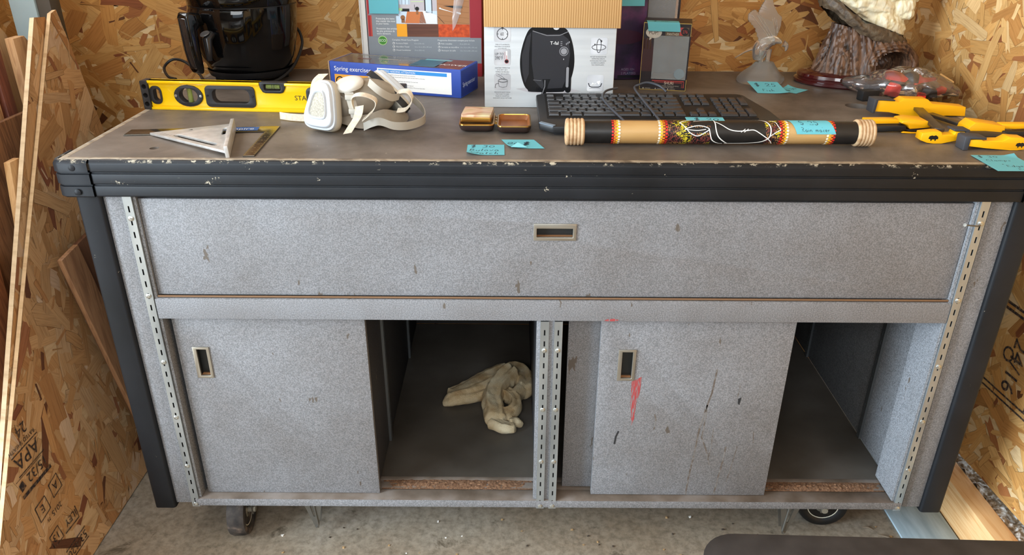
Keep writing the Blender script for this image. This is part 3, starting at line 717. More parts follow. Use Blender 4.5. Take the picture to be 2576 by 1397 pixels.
setp(g.build('bent_nail', P('nail_steel', (120, 116, 108), .5, .5)), 'bent nail hooked in a slot of the right shelf standard', 'nail')

CLOTH = N('terry_cloth', [(.3, (176, 144, 100)), (.5, (208, 184, 144)), (.7, (226, 210, 176))], 26, .95, 6)
_t = NT(CLOTH); _n = _t.noise(_t.coords(), 420, 3, .7); _t.bump(_n, 0, 1.0, .003)
def sweep(path, w, h, ph, n=5):
    """folded length of cloth lying on the cabinet floor: a flattened roll with creases running along it"""
    pts = spline([(x, y, 0) for x, y in path], 10); N_ = 40; vs = []
    for i, p in enumerate(pts):
        t = i/(len(pts)-1); tg = (pts[min(i+1, len(pts)-1)]-pts[max(i-1, 0)]).normalized(); sd = Vector((-tg.y, tg.x, 0))
        ww = (w[0]+(w[1]-w[0])*t)/2; hk = h[0]+(h[1]-h[0])*t; e = min(1, 7*t+.35, 7*(1-t)+.35)
        for k in range(N_):
            a = 2*PI*k/N_; cr = 1+.20*math.sin(n*a+ph+2.2*t)*(.5+.5*math.sin(a))+.07*math.sin(11*a+ph*2-3*t)
            c, s_ = math.cos(a), math.sin(a); cc = math.copysign(abs(c)**.8, c)
            z = hk*e*(.5+.5*s_*cr) if s_ > 0 else hk*e*.5*(1+s_)
            q = p+sd*ww*cc*e*(.9+.1*cr)
            vs.append((q.x+.003*nz(q.x*50, q.y*50, z*50), q.y+.003*nz(q.x*50, q.y*50, 9), .1520+max(0, z+.003*nz(q.x*60, q.y*60, a))))
    m = len(pts)
    fs = [(i*N_+k, i*N_+(k+1) % N_, (i+1)*N_+(k+1) % N_, (i+1)*N_+k) for i in range(m-1) for k in range(N_)]+[tuple(range(N_))[::-1], tuple((m-1)*N_+k for k in range(N_))]
    return vs, fs
g = M()
for path, w, h, ph, n in (
    ([(-.255, .385), (-.20, .425), (-.145, .475), (-.085, .512)], (.050, .075), (.022, .034), .5, 4),
    ([(-.105, .515), (-.062, .496), (-.044, .445), (-.050, .385)], (.050, .046), (.034, .050), 1.4, 5),
    ([(-.266, .358), (-.200, .376), (-.140, .402), (-.085, .455)], (.034, .060), (.030, .056), 2.0, 4),
    ([(-.070, .470), (-.108, .425), (-.134, .355), (-.128, .290), (-.124, .262)], (.050, .058), (.072, .040), 3.1, 5),
    ([(-.138, .268), (-.105, .250), (-.072, .250)], (.040, .034), (.034, .022), .2, 3),
    ([(-.105, .385), (-.080, .360), (-.072, .325), (-.096, .296), (-.116, .290)], (.030, .032), (.048, .034), 4.4, 4),
    ([(-.090, .268), (-.070, .275), (-.060, .262)], (.026, .022), (.026, .018), 1.0, 3),
    ([(-.060, .400), (-.078, .372), (-.100, .375)], (.040, .030), (.044, .036), .8, 4)):
    vs, fs = sweep(path, w, h, ph, n); g.add(vs, fs)
o = g.build('cleaning_cloth', CLOTH, smooth=80)
md = o.modifiers.new('weld', 'REMESH'); md.mode = 'VOXEL'; md.voxel_size = .0022
sm = o.modifiers.new('soft', 'SMOOTH'); sm.iterations = 3; sm.factor = .5
bpy.context.view_layer.update()
me = bpy.data.meshes.new_from_object(o.evaluated_get(bpy.context.evaluated_depsgraph_get())); o.modifiers.clear(); o.data = me
for v in me.vertices: v.co.z = max(v.co.z, .1517)
me.polygons.foreach_set('use_smooth', [True]*len(me.polygons))
setp(o, 'crumpled cream terry cloth lying inside the left cabinet opening', 'cloth')

# crumbs on the floor
g = M(); rnd = random.Random(4)
for k in range(80):
    x, y = rnd.uniform(-.75, .85), rnd.uniform(-.10, .12); r = rnd.uniform(.001, .0026)
    if -.80 < x < -.64 and y > -.02 or .6 < x < .75 and y > .04: continue
    vs = [(x+r*a*rnd.uniform(.5, 1.6), y+r*b*rnd.uniform(.5, 1.4), .0003+(r*.9 if c_ else 0)) for c_ in (0, 1) for a, b in ((-1, -1), (1, -1), (1, 1), (-1, 1))]
    g.add(vs, [(3, 2, 1, 0), (4, 5, 6, 7), (0, 1, 5, 4), (1, 2, 6, 5), (2, 3, 7, 6), (3, 0, 4, 7)], rnd.choice((0, 1, 1, 2, 2)))
setp(g.build('floor_crumbs', [P('crumb_white', (226, 224, 218), .8), P('crumb_tan', (170, 140, 100), .8), P('crumb_dark', (70, 60, 50), .8)]), 'scattered white and brown crumbs on the concrete under the bench front', 'debris', kind='stuff')
for lab, x, y, L, rz in (('small grey wood splinter on the concrete near the pale plank', .793, .055, .042, -.5), ('short dark twig on the concrete beside the right caster', .765, .080, .025, -.3)):
    g = M().tube([(0, 0, .003), (L*.5, .002, .0034), (L, -.001, .003)], [.0012, .0026, .001], 6)
    setp(g.build('wood_splinter', P('splinter', (112, 98, 82), .8), loc=(x, y, 0), rot=(0, 0, rz)), lab, 'splinter')

# dark bench seat at the lower right, close to the camera
t = thing('bench_seat', 'black rounded-corner seat cut off at the lower right edge of the picture', 'seat', (.52, -.76, 0), R(-1.6))
M().plate(rrect(-.36, -.20, .36, .197, .05, 8), (), .032, lambda u, v, w: (u, v, .568+w)).build('seat_top', N('black_vinyl', [(.3, (34, 31, 30)), (.7, (50, 46, 44))], 30, .55, 4, .1), t, bev=.006)
for x in (-.31, .31):
    for y in (-.15, .14): M().cyl((x, y, 0), (x*.96, y*.96, .5675), .014, 12).build('seat_leg', P('black_tube', (26, 26, 27), .4, .3), t)
# ------------------------------------------------------------------ things on the bench top
T0 = H+.0003
# ---- air fryer
GLOSS = P('gloss_black', (9, 9, 10), .07, spec=.4, coat=.25); SATIN = P('satin_black', (20, 20, 22), .35)
CHR = P('chrome', (200, 202, 206), .12, 1)
af = thing('air_fryer', 'glossy black air fryer with basket handle standing at the back left of the bench', 'air fryer', (-.765, .705, H), R(-29))
prof = [(0, .012), (.090, .012), (.100, .020), (.114, .06), (.1245, .11), (.130, .160), (.1315, .186)]
M().lathe(prof, 56).build('lower_body', GLOSS, af, smooth=50)
M().lathe([(.1305, .1885), (.132, .19), (.131, .22), (.127, .255), (.118, .29), (.100, .315), (.07, .328), (0, .332)], 56).build('upper_body', GLOSS, af, smooth=50)
M().lathe([(.1285, .184), (.1285, .191)], 56).build('seam', SATIN, af)
M().lathe([(.1022, .0175), (.1055, .0245), (.107, .032), (.1035, .0195)], 56).build('base_ring', SATIN, af)
for k in range(4):
    a = PI/4+k*PI/2; M().lathe([(.011, 0), (.012, .006), (.010, .014), (0, .014)], 14, (.080*math.cos(a), .080*math.sin(a), 0)).build('foot', SATIN, af)
# basket front panel, handle pointing to -y (turned toward the left front)
def shell(a0, a1, z0, z1, off, th):
    def rad(z):
        for (r0, h0), (r1, h1) in zip(prof, prof[1:]):
            if h0 <= z <= h1 and h1 > h0: return r0+(r1-r0)*(z-h0)/(h1-h0)
        return .1315
    g = M()
    def f(u, v):
        a = a0+(a1-a0)*u; z = z0+(z1-z0)*v; e = min(1, 12*min(u, 1-u), 12*min(v, 1-v)); r = rad(z)+off*e-.0004
        return (r*math.sin(a), -r*math.cos(a), z)
    return g.grid(f, 28, 14)
shell(-.95, .95, .045, .183, .004, 0).build('basket_front', GLOSS, af, smooth=60)
g = M(); hp = [(.020, .178), (.058, .184), (.064, .172), (.061, .10), (.054, .056), (.046, .040), (.036, .041), (.034, .055), (.036, .10), (.036, .140), (.026, .150), (.012, .150)]
g.plate([(-.126-u, v) for u, v in hp], (), .034, lambda u, v, w: (-.017+w, u, v)); g.build('basket_handle', GLOSS, af, bev=.006, seg=3, smooth=60)
M().plate([(-.126-u, v) for u, v in [(.0585, .174), (.0652, .170), (.0622, .10), (.055, .056), (.05, .05), (.052, .10)]], (), .026, lambda u, v, w: (-.013+w, u, v)).build('handle_cover', P('gloss_cover', (26, 28, 31), .05, coat=1), af, bev=.003, smooth=60)
M().tube([(.020, -.128, .128), (.024, -.146, .120), (.022, -.147, .070)], [.010, .012, .007], 14).build('release_latch', P('latch', (34, 34, 36), .22), af, smooth=60)
M().lathe([(0, .001), (.011, .002), (.012, .0), (.0, -.004)], 16, (.022, -.149, .132), (0, -.5, 1)).build('release_button', P('button_grey', (92, 92, 94), .35), af, smooth=60)
kn = M().lathe([(.027, 0), (.027, .010), (.024, .016), (.021, .018), (.020, .010), (0, .009)], 32, (-.006, -.128, .232), (0, -1, .12)).build('timer_knob', CHR, af, smooth=40)
M().lathe([(0, .013), (.0185, .013), (.0185, .009)], 28, (-.006, -.128, .232), (0, -1, .12)).build('knob_cap', P('knob_cap', (120, 126, 130), .3, .6), kn)
for dx in (.062,): M().lathe([(.006, 0), (.005, .004), (0, .005)], 14, (dx, -.1185, .222), (.47, -.88, .1)).build('indicator_lamp', P('amber_lamp', (196, 140, 88), .3), af)
pts = [(-.665, .79, H+.12), (-.648, .775, H+.105), (-.640, .75, H+.075), (-.655, .69, H+.030), (-.690, .625, H+.006), (-.74, .585, H+.0045), (-.80, .583, H+.0045), (-.86, .62, H+.004), (-.90, .70, H+.008), (-.955, .755, H+.030), (-.995, .772, H+.034), (-1.012, .75, H+.018), (-.985, .70, H+.0045), (-.95, .665, H+.0045)]
_mi = Matrix.Rotation(R(29), 3, 'Z')
g = M().tube([_mi @ (Vector(p)-Vector((-.765, .705, H))) for p in spline(pts, 8)], .0036, 8); g.build('power_cord', P('cord_black', (24, 24, 25), .5), af)

# ---- spirit level
YEL = P('level_yellow', (252, 205, 10), .32, coat=.3); DKP = P('charcoal_plastic', (44, 44, 46), .45)
lv = thing('spirit_level', 'long yellow spirit level with black end caps standing on edge behind the tools', 'level', (-.901, .3655, T0), R(-3.9))
L = .586; hh_ = .0625
def ell(cx, cz, rx, rz, n=24): return [(cx+rx*math.cos(2*PI*k/n), cz+rz*math.sin(2*PI*k/n)) for k in range(n)]
slots = [ell(.1035, .031, .026, .021), rrect(.149, .0135, .246, .048, .013, 5), rrect(.375, .0135, .44, .048, .013, 5), ell(.49, .031, .026, .021)]
notch = [(.266, hh_), (.272, .044), (.3165, .044), (.3225, hh_)]
endh = [rrect(.020, .012, .043, .05, .012, 5), rrect(.543, .012, .566, .05, .012, 5)]
out = [(.012, 0), (.574, 0), (.574, hh_)]+notch[::-1]+[(.012, hh_)]
g = M(); g.plate(out, slots+endh, .013, lambda u, v, w: (u, .005+w, v))
for z0, z1 in ((0, .0052), (hh_-.0052, hh_)):
    if z0 == 0: g.box(.012, .574, 0, .023, z0, z1)
    else: g.box(.012, .266, 0, .023, z0, z1); g.box(.3225, .574, 0, .023, z0, z1)
for z in (.0085, hh_-.0085):
    g.box(.012, .574 if z < .03 else .266, .0035, .005, z-.0006, z+.0006)
g.build('level_body', YEL, lv, bev=.0006)
for x0, x1, a in ((.0, .0165, 0), (.5695, .586, 1)):
    holes = [circ((x0+x1)/2, z, .0052, 16) for z in (.012, .031, .050)]
    e = M().plate(rrect(x0, -.0003, x1, hh_+.0006, .003, 3), holes, .0275, lambda u, v, w: (u, -.002+w, v)).build('end_cap', DKP, lv, bev=.0008)
    xa, xb = (.0166, .0425) if not a else (.5435, .5694)
    o = rrect(xa, .011, xb, .051, .011, 5); i = rrect(xa+(.004 if a else .007), .017, xb-(.007 if a else .004), .045, .008, 5)
    M().plate(o, [i], .016, lambda u, v, w: (u, .0035+w, v)).build('end_grip', DKP, e, bev=.0006)
def ringp(o, i, y0, d, nm, mat, par, bev=.0012): return M().plate(o, [i], d, lambda u, v, w: (u, y0+w, v)).build(nm, mat, par, bev=bev, smooth=50)
VIAL = P('vial_green', (196, 214, 120), .1, trans=.75, spec=.5); CLEAR = P('clear_acrylic', (235, 240, 240), .05, trans=1, ior=1.3)
for cx in (.1035, .49):
    o = ringp(ell(cx, .031, .0325, .0238), ell(cx, .031, .021, .0165), .0018, .019, 'vial_bezel', DKP, lv)
    M().cyl((cx, .0125, .016), (cx, .0125, .046), .0060, 16).build('bubble_vial', VIAL, o)
    M().lathe([(.0032, 0), (.003, .0008), (0, .001)], 10, (cx-.028, .0018, .031), (0, -1, 0)).build('screw', SCREW, o)
    M().lathe([(.0032, 0), (.003, .0008), (0, .001)], 10, (cx+.028, .0018, .031), (0, -1, 0)).build('screw', SCREW, o)
for xa, xb in ((.142, .2535), (.368, .447)):
    o = ringp(rrect(xa, .0075, xb, .0545, .010, 5), rrect(xa+.0155, .0165, xb-.0125, .0470, .012, 5), .0018, .019, 'grip_insert', DKP, lv, .002)
    for x in (xa+.005, xb-.005): M().lathe([(.0026, 0), (.0024, .0008), (0, .001)], 10, (x, .0018, .033), (0, -1, 0)).build('screw', P('dark_screw', (20, 20, 22), .4), o)
o = ringp([(.2655, hh_+.001), (.2665, .052), (.272, .0425), (.278, .0405), (.311, .0405), (.3175, .0425), (.3225, .052), (.3235, hh_+.001)], rrect(.276, .046, .3125, .0598, .003, 3), .0015, .020, 'top_vial_bezel', DKP, lv)
M().cyl((.279, .0115, .0535), (.3095, .0115, .0535), .0058, 16).build('bubble_vial', VIAL, o)
g = M(); g.cyl((.2915, .0115, .0535), (.2922, .0115, .0535), .0061, 16); g.cyl((.297, .0115, .0535), (.2977, .0115, .0535), .0061, 16); g.build('vial_lines', DKP, o)
g = M().frame((0, .0049, 0)); g.text('STANLEY', .3405, .026, .0145, 0, l=1, sx=1.05); g.build('lettering', P('ink_black', (22, 20, 18), .5), lv, smooth=0)

# ---- framing square and speed square
STL = N('brushed_blade', [(.3, (70, 66, 58)), (.55, (112, 106, 96)), (.75, (140, 134, 124))], 16, .22, 5, metal=.85, stretch=(.3, 2, 1))
fs = thing('framing_square', 'flat steel L-shaped framing square lying under the aluminium speed square', 'square', (-.562, .2235, T0))
ux = Vector((-.288, -.0345, 0)).normalized(); uy = Vector((.009, -.2045, 0)).normalized()
def fsq(u, v, w): p = ux*u+uy*v; return (p.x, p.y, w)
M().plate([(0, 0), (.292, 0), (.292, .040), (.021, .040), (.021, .205), (0, .205)], (), .0022, fsq).build('blade', STL, fs, bev=.0004)
g = M().frame((0, 0, .0022), -ux, Vector((0, 0, 1)).cross(-ux))
g.rect(-.184, -.031, -.112, -.004, 0); g.rect(-.112, -.031, -.040, -.004, 1); g.text('Empire', -.104, -.024, .0195, 0, l=2)
for k in range(14): g.rect(-.176+.0014*k+(k % 3)*.0003, -.027, -.1755+.0014*k+(k % 3)*.0008, -.010, 2, 2)
g.disc(-.130, -.017, .006, 3, 2)
g.build('label_sticker', [P('label_white', (226, 226, 222), .5), P('label_blue', (52, 92, 150), .5), P('ink_black', (22, 20, 18)), P('label_red', (188, 60, 50), .5)], fs, smooth=0)
g = M().frame((0, 0, .0022), uy, -ux)
for k in range(62):
    h_ = .007 if k % 8 == 0 else (.005 if k % 4 == 0 else .003)
    g.line([(.006+.0031*k, -.0005), (.006+.0031*k, -h_)], .0007, 0)
    g.line([(.046+.0031*k*.82, -.0205), (.046+.0031*k*.82, -.0205+h_*.8)], .0007, 0)
for k in range(1, 8): g.text(str(k), .002+.0254*k, -.013, .006, 0, rot=0)
g.build('ruler_marks', P('etched_tan', (176, 150, 96), .5), fs, smooth=0)
X = Vector((.249, -.968, -.02)).normalized(); Zt = Vector((.06, .0, 1)); Yv = Vector((-.968, -.249, -.06)); Yv = (Yv-X*X.dot(Yv)).normalized(); Zv = X.cross(Yv)*-1
if Zv.z < 0: Zv = -Zv
ss = thing('speed_square', 'silver aluminium triangular speed square lying on the framing square', 'square')
ss.matrix_world = Matrix(((X.x, Yv.x, Zv.x, -.648), (X.y, Yv.y, Zv.y, .192), (X.z, Yv.z, Zv.z, H+.0135), (0, 0, 0, 1)))
ALU = N('cast_aluminium', [(.3, (186, 184, 180)), (.7, (210, 208, 204))], 60, .36, 4, metal=.45)
tri = [(0, 0), (.186, 0), (0, .158)]
M().plate([(.002, .001), (.184, .001), (.002, .156)], [[(.036, .098), (.130, .018), (.140, .021), (.138, .027), (.045, .106), (.038, .106)], rrect(.03, .008, .074, .0155, .003, 3)], .005, lambda u, v, w: (u, v, w-.0025)).build('triangle_plate', ALU, ss, bev=.0005)
M().plate([(-.001, -.0055), (.187, -.0055), (.187, .0015), (-.001, .0015)], (), .022, lambda u, v, w: (u, v, w-.0105)).build('fence', ALU, ss, bev=.0006)
g = M().frame((0, 0, .0026), (1, 0, 0), (0, 1, 0)); g.nn = Vector((0, 0, 1))
for k in range(20): g.line([(.01+.0075*k, .145-.0066*k-.004), (.0085+.0075*k-.003, .145-.0066*k-.009)], .0006, 0)
g.poly([(.012, .075), (.016, .082), (.019, .073)], 0)
g.build('degree_marks', P('etched_dark', (70, 68, 64), .6), ss, smooth=0)

# ---- half-mask respirator
rs = thing('respirator', 'grey half-face respirator with two white filters and loose straps', 'respirator', (-.40, .235, T0))
WHT = P('filter_white', (200, 206, 212), .42); CRM = P('filter_body', (196, 188, 170), .55); GRY = N('grey_silicone', [(.3, (132, 122, 108)), (.7, (158, 148, 132))], 30, .5)
STR = N('strap_elastic', [(.3, (214, 200, 178)), (.7, (232, 222, 204))], 200, .8, 3); FAB = N('filter_felt', [(.35, (158, 152, 138)), (.65, (188, 182, 168))], 300, .95, 4, .6)
def trap(k, wt, wb, h, r=.25):
    """rounded trapezoid, wider below"""
    p = []
    for a in range(40):
        q = 2*PI*a/40; c, s_ = math.cos(q), math.sin(q); sq = lambda t: math.copysign(abs(t)**.55, t)
        y = sq(s_)*h/2; w = (wt+wb)/2+(wt-wb)/2*(y/(h/2)); p.append((sq(c)*w/2*k, y*k))
    return p
def filt(o, n, up, par, lab=False):
    n = Vector(n).normalized(); up = Vector(up); up = (up-n*n.dot(up)).normalized(); rt = up.cross(n); o = Vector(o)
    def lof(levels, mat, nm, cap=True):
        g = M(); vs = []; N_ = 40
        for k, d in levels: vs += [o+rt*x+up*y+n*d for x, y in trap(k, .046, .092, .101)]
        fs_ = [(i*N_+j, i*N_+(j+1) % N_, (i+1)*N_+(j+1) % N_, (i+1)*N_+j) for i in range(len(levels)-1) for j in range(N_)]
        fs_ += [tuple(range(N_))[::-1], tuple((len(levels)-1)*N_+j for j in range(N_))]
        g.add(vs, fs_); return g.build(nm, mat, par, smooth=50)
    b = lof([(.92, -.021), (.98, -.018), (1.0, -.010), (.98, -.004), (.96, -.002)], CRM, 'filter_cartridge')
    lof([(.96, -.0035), (.97, .0), (.95, .0035), (.88, .0045), (.855, .0095), (.82, .0115), (.76, .0118)], WHT, 'filter_cover')
    lof([(.56, .0105), (.56, .0150), (.53, .0162), (.49, .0150), (.47, .0120)], WHT, 'filter_rim')
    lof([(.475, .0122), (.40, .0135), (.30, .0140)], FAB, 'filter_pad')
    return o, rt, up, n, b
r0 = Vector((-.40, .235, H))
F1 = filt(Vector((-.464, .192, H+.0530))-r0, (-.40, -.86, .30), (.13, .22, 1), rs)
F2 = filt(Vector((-.340, .290, H+.064))-r0, (.62, .52, .55), (-.62, .0, .75), rs)
def facep(u, v):
    a = 2*PI*u; b = PI*(v-.5); q = .86+.10*math.cos(3*a)*math.cos(b)
    x, y, z = .072*math.cos(a)*math.cos(b)*q, .062*math.sin(a)*math.cos(b)*q, .044*math.sin(b)
    x += .018*(z/.044); 
    return (x+.004, y+.026, z+.0485)
M().grid(facep, 40, 20, cu=True).build('face_piece', GRY, rs, smooth=80)
def skirt(u, v):
    a = 2*PI*u; r = .9+.16*v+.05*math.sin(3*a+1); return (.012+.076*math.cos(a)*r, .034+.060*math.sin(a)*r, .0325-.026*v+.004*math.sin(5*a))
M().grid(skirt, 48, 6, cu=True).build('face_seal', GRY, rs, smooth=80)
M().lathe([(.028, -.008), (.030, -.002), (.029, .002), (.024, .005), (.014, .0065), (0, .0066)], 28, Vector((-.414, .225, H+.090))-r0, (-.16, -.22, 1)).build('exhale_valve', P('valve_white', (222, 218, 208), .45), rs, smooth=60)
M().tube([Vector((-.41, .235, H+.065))-r0, Vector((-.413, .227, H+.086))-r0], .024, 20).build('valve_stem', GRY, rs)
# black label on the far cartridge
o, rt, up, n, b = F2; g = M(); w0 = trap(1.03, .046, .090, .110)
band_ = [o+rt*x+up*y for x, y in w0]
vs = []; kc = max(range(40), key=lambda k: (rt*w0[k][0]+up*w0[k][1]).dot(Vector((.1, -1, .35)))); ks = [k % 40 for k in range(kc-8, kc+9)]
for k in ks: vs += [band_[k]-n*.022, band_[k]-n*.008]
g.add(vs, [(2*i, 2*i+1, 2*i+3, 2*i+2) for i in range(len(ks)-1)]); g.build('label_band', P('label_black', (30, 30, 31), .5), rs)
def rib(nm, pts, wv, mat=STR, th=.0012, n=8):
    pts = [Vector(p)-r0 for p in pts]; M().ribbon(spline(pts, n), wv, th).build(nm, mat, rs, smooth=60)
rib('strap', [(-.578, .283, H+.0085), (-.55, .270, H+.0085), (-.51, .262, H+.009), (-.47, .262, H+.012)], (0, .002, .0145))
rib('strap', [(-.472, .262, H+.100), (-.483, .245, H+.088), (-.488, .236, H+.06), (-.486, .236, H+.03)], (.019, .004, 0))
rib('strap', [(-.392, .175, H+.038), (-.396, .160, H+.075), (-.375, .155, H+.083), (-.352, .165, H+.070), (-.358, .168, H+.050), (-.382, .178, H+.028)], (.002, .012, .004))
rib('strap', [(-.383, .158, H+.060), (-.386, .148, H+.042), (-.398, .138, H+.024), (-.406, .134, H+.012)], (.016, .004, .002))
rib('strap', [(-.322, .255, H+.065), (-.300, .245, H+.070), (-.290, .240, H+.055), (-.303, .235, H+.036), (-.322, .238, H+.032)], (.002, .012, .006))
SIL = P('grey_strap', (176, 170, 158), .5)
rib('head_strap', [(-.385, .195, H+.009), (-.352, .180, H+.024), (-.322, .185, H+.014), (-.292, .205, H+.010), (-.268, .245, H+.012), (-.276, .29, H+.022), (-.300, .31, H+.040), (-.325, .30, H+.055)], (0, 0, .016), SIL, .0016)
rib('head_strap', [(-.405, .175, H+.082), (-.399, .168, H+.062), (-.393, .164, H+.035)], (.017, .003, 0), SIL, .003)
rib('head_strap', [(-.372, .215, H+.094), (-.350, .205, H+.078), (-.330, .222, H+.062), (-.318, .250, H+.058)], (.004, .006, .013), SIL, .002)
for p in ((-.3955, .1635, H+.048), (-.401, .166, H+.075)):
    q = Vector(p)-r0; M().box(q.x-.010, q.x+.010, q.y-.0032, q.y+.002, q.z-.005, q.z+.005).build('buckle', SIL, rs, bev=.0015)

# ---- price notes: thin cyan squares with handwriting
CY = P('note_cyan', (98, 178, 190), .75); INK = P('pen_ink', (26, 34, 52), .6)
def note(label, o, ux, uy, w, h, lines, curl=.0, corner=None, size=.015, up=None, grp='cyan price notes', wrap=None, lift=.0006, mark=True):
    """sheet starting at corner o, ux right and uy up the sheet"""
    ux, uy = Vector(ux).normalized(), Vector(uy).normalized(); n = ux.cross(uy)
    o = Vector(o)
    def at_(u, v, l=0):
        if wrap: return Vector(wrap(u*w, v*h, l))
        z = curl*(v-.5)**2*4 if curl > 0 else -curl*(u-.5)**2*4
        if corner:
            cu, cv, amt = corner; d = max(0, 1-math.hypot(u-cu, v-cv)/.55); z += amt*d*d
        return o+ux*(u*w)+uy*(v*h)+n*(z+lift+l*.00012)
    g = M(); NU = 14; vs = [at_(i/NU, j/NU, k*1.2) for k in (0, 1) for j in range(NU+1) for i in range(NU+1)]; q = (NU+1)**2; fs_ = []
    for j in range(NU):
        for i in range(NU):
            a = j*(NU+1)+i; b = [a, a+1, a+NU+2, a+NU+1]; fs_.append(tuple(x+q for x in b)); fs_.append(tuple(b[::-1]))
    for i in range(NU):
        fs_ += [(i, i+1, i+1+q, i+q), (i*(NU+1), i*(NU+1)+q, (i+1)*(NU+1)+q, (i+1)*(NU+1)), (i*(NU+1)+NU, (i+1)*(NU+1)+NU, (i+1)*(NU+1)+NU+q, i*(NU+1)+NU+q), (NU*(NU+1)+i, NU*(NU+1)+i+q, NU*(NU+1)+i+1+q, NU*(NU+1)+i+1)]
    g.add(vs, fs_); ob = g.build('price_note', CY, smooth=60)
    if lines:
        k = M().frame((0, 0, 0)); k.wrap = lambda x, y, l: tuple(at_(x/w, y/h, l+1))
        for st, x, y, sz in lines: k.hand(st, x*w, y*h, sz, 0, 1, w=sz*.085)
        k.build('handwriting', INK, ob, smooth=0)
    return setp(ob, label, 'price note', grp)
note('cyan note reading $30 Bulova Watch in front of the open watch case', (-.1695, .0345, T0), (1, .02, 0), (-.02, 1, 0), .070, .066,
     [('$ 30', .08, .72, .016), ('Bulova', .06, .38, .015), ('Watch', .10, .08, .015)], corner=(0, 0, .006))
# upside-down note with its near left corner folded over
on = note('cyan note turned upside down with a curled corner, right of the watch note', (-.0885, .0785, T0), (1, .005, 0), (-.30, .95, 0), .064, .062, None, corner=(0, 0, .004))
k = M().frame((-.050, .118, T0+.0017), (-1, .0, 0), (-.1, -1, 0)); k.hand('$', 0, 0, .020, 0, 1); k.hand('20', .021, .002, .015, 0, 1); k.build('handwriting', INK, on, smooth=0)
g = M().plate([(-.088, .079), (-.058, .078), (-.075, .100)], (), .0008, lambda u, v, w: (u, v, T0+.003+w+(v-.079)*.12)); g.build('folded_corner', P('note_cyan_back', (128, 206, 216), .75), on)

# ---- watch case with a small gold box
wc = thing('watch_case', 'open dark brown two-part watch case with gold trim', 'watch case', (-.122, .235, T0))
BRN = P('case_brown', (52, 38, 34), .4); GOLD = P('gold_trim', (176, 132, 62), .28, .9)
def tray(x0, x1, y0, y1, lin):
    o = rrect(x0, y0, x1, y1, .012, 5); cx, cy = (x0+x1)/2, (y0+y1)/2; n = len(o); vs = []
    sc_ = lambda k, z: [(cx+(x-cx)*k, cy+(y-cy)*k, z) for x, y in o]
    for k, z in ((.72, 0), (.90, .004), (.985, .011), (1.0, .016)): vs += sc_(k, z)
    g = M(); g.add(vs, [(i*n+j, i*n+(j+1) % n, (i+1)*n+(j+1) % n, (i+1)*n+j) for i in range(3) for j in range(n)]+[tuple(range(n))[::-1]])
    a = g.build('case_shell', BRN, wc, smooth=60)
    g = M(); vs = sc_(1.005, .0155)+sc_(1.0, .0175)+sc_(.93, .0175)+sc_(.92, .0160)
    g.add(vs, [(i*n+j, i*n+(j+1) % n, (i+1)*n+(j+1) % n, (i+1)*n+j) for i in range(3) for j in range(n)]); g.build('gold_rim', GOLD, a)
    g = M(); vs = sc_(.925, .0162)+sc_(.80, .0075); g.add(vs, [(j, (j+1) % n, n+(j+1) % n, n+j) for j in range(n)]+[tuple(n+j for j in range(n))]); g.build('lining', lin, a, smooth=40)
tray(-.071, .000, -.052, .052, P('lining_gold', (150, 116, 66), .5))
tray(.006, .074, -.062, .040, N('amber_lining', [(.3, (120, 70, 34)), (.7, (146, 88, 44))], 30, .4))
g = M(); [g.cyl((.003, y, .0155), (.003, y+.012, .0155), .0028, 10) for y in (-.03, -.01, .01)]; g.build('case_hinge', GOLD, wc)
gb = thing('gold_box', 'small faceted gold and pink box resting in the left half of the watch case', 'box', (-.157, .238, T0+.0180), R(-4))
M().plate(rrect(-.031, -.036, .031, .036, .003, 3), (), .009, lambda u, v, w: (u, v, w)).build('box_body', GOLD, gb, bev=.002)
M().plate(rrect(-.030, -.035, .030, .035, .003, 3), (), .005, lambda u, v, w: (u, v, .0091+w)).build('box_lid', N('rose_gold', [(.35, (206, 178, 132)), (.48, (222, 190, 160)), (.52, (196, 150, 118)), (.7, (214, 196, 150))], 22, .32, 1, metal=.15), gb, bev=.0015)

# ---- keyboard
kb = thing('keyboard', 'black full-size computer keyboard with its cable looped over the keys', 'keyboard', (.2, .165, T0))
kb.rotation_euler = (R(5.2), 0, R(.4))
KB = P('keyboard_black', (36, 36, 37), .42); KC = P('key_black', (46, 46, 48), .28); 
def kbase(u, v, w): return (u, v, w)
o = [(-.232, .020), (-.205, 0), (.235, 0), (.262, .022), (.252, .10), (.222, .205), (.208, .213), (-.212, .213), (-.233, .200)]
M().plate(o, (), .014, lambda u, v, w: (u, v, .0065+w)).build('keyboard_body', KB, kb, bev=.003)
M().plate([(-.215, .048), (.214, .048), (.214, .200), (-.215, .200)], (), .0012, lambda u, v, w: (u, v, .0206+w)).build('key_bed', P('key_bed', (16, 16, 17), .6), kb)
M().plate([(-.2325, .019), (-.2055, -.0005), (-.200, .006), (-.228, .026)], (), .0015, lambda u, v, w: (u, v, .0206+w)).build('corner_accent', P('blue_grey_accent', (120, 134, 148), .35), kb)
for x in (-.19, .2): M().box(x-.012, x+.012, .19, .204, -.0128, .0063).build('rear_foot', KB, kb)
for x in (-.19, .2): M().box(x-.012, x+.012, .012, .024, -.0005, .0063).build('front_foot', KB, kb)
keyg = {}
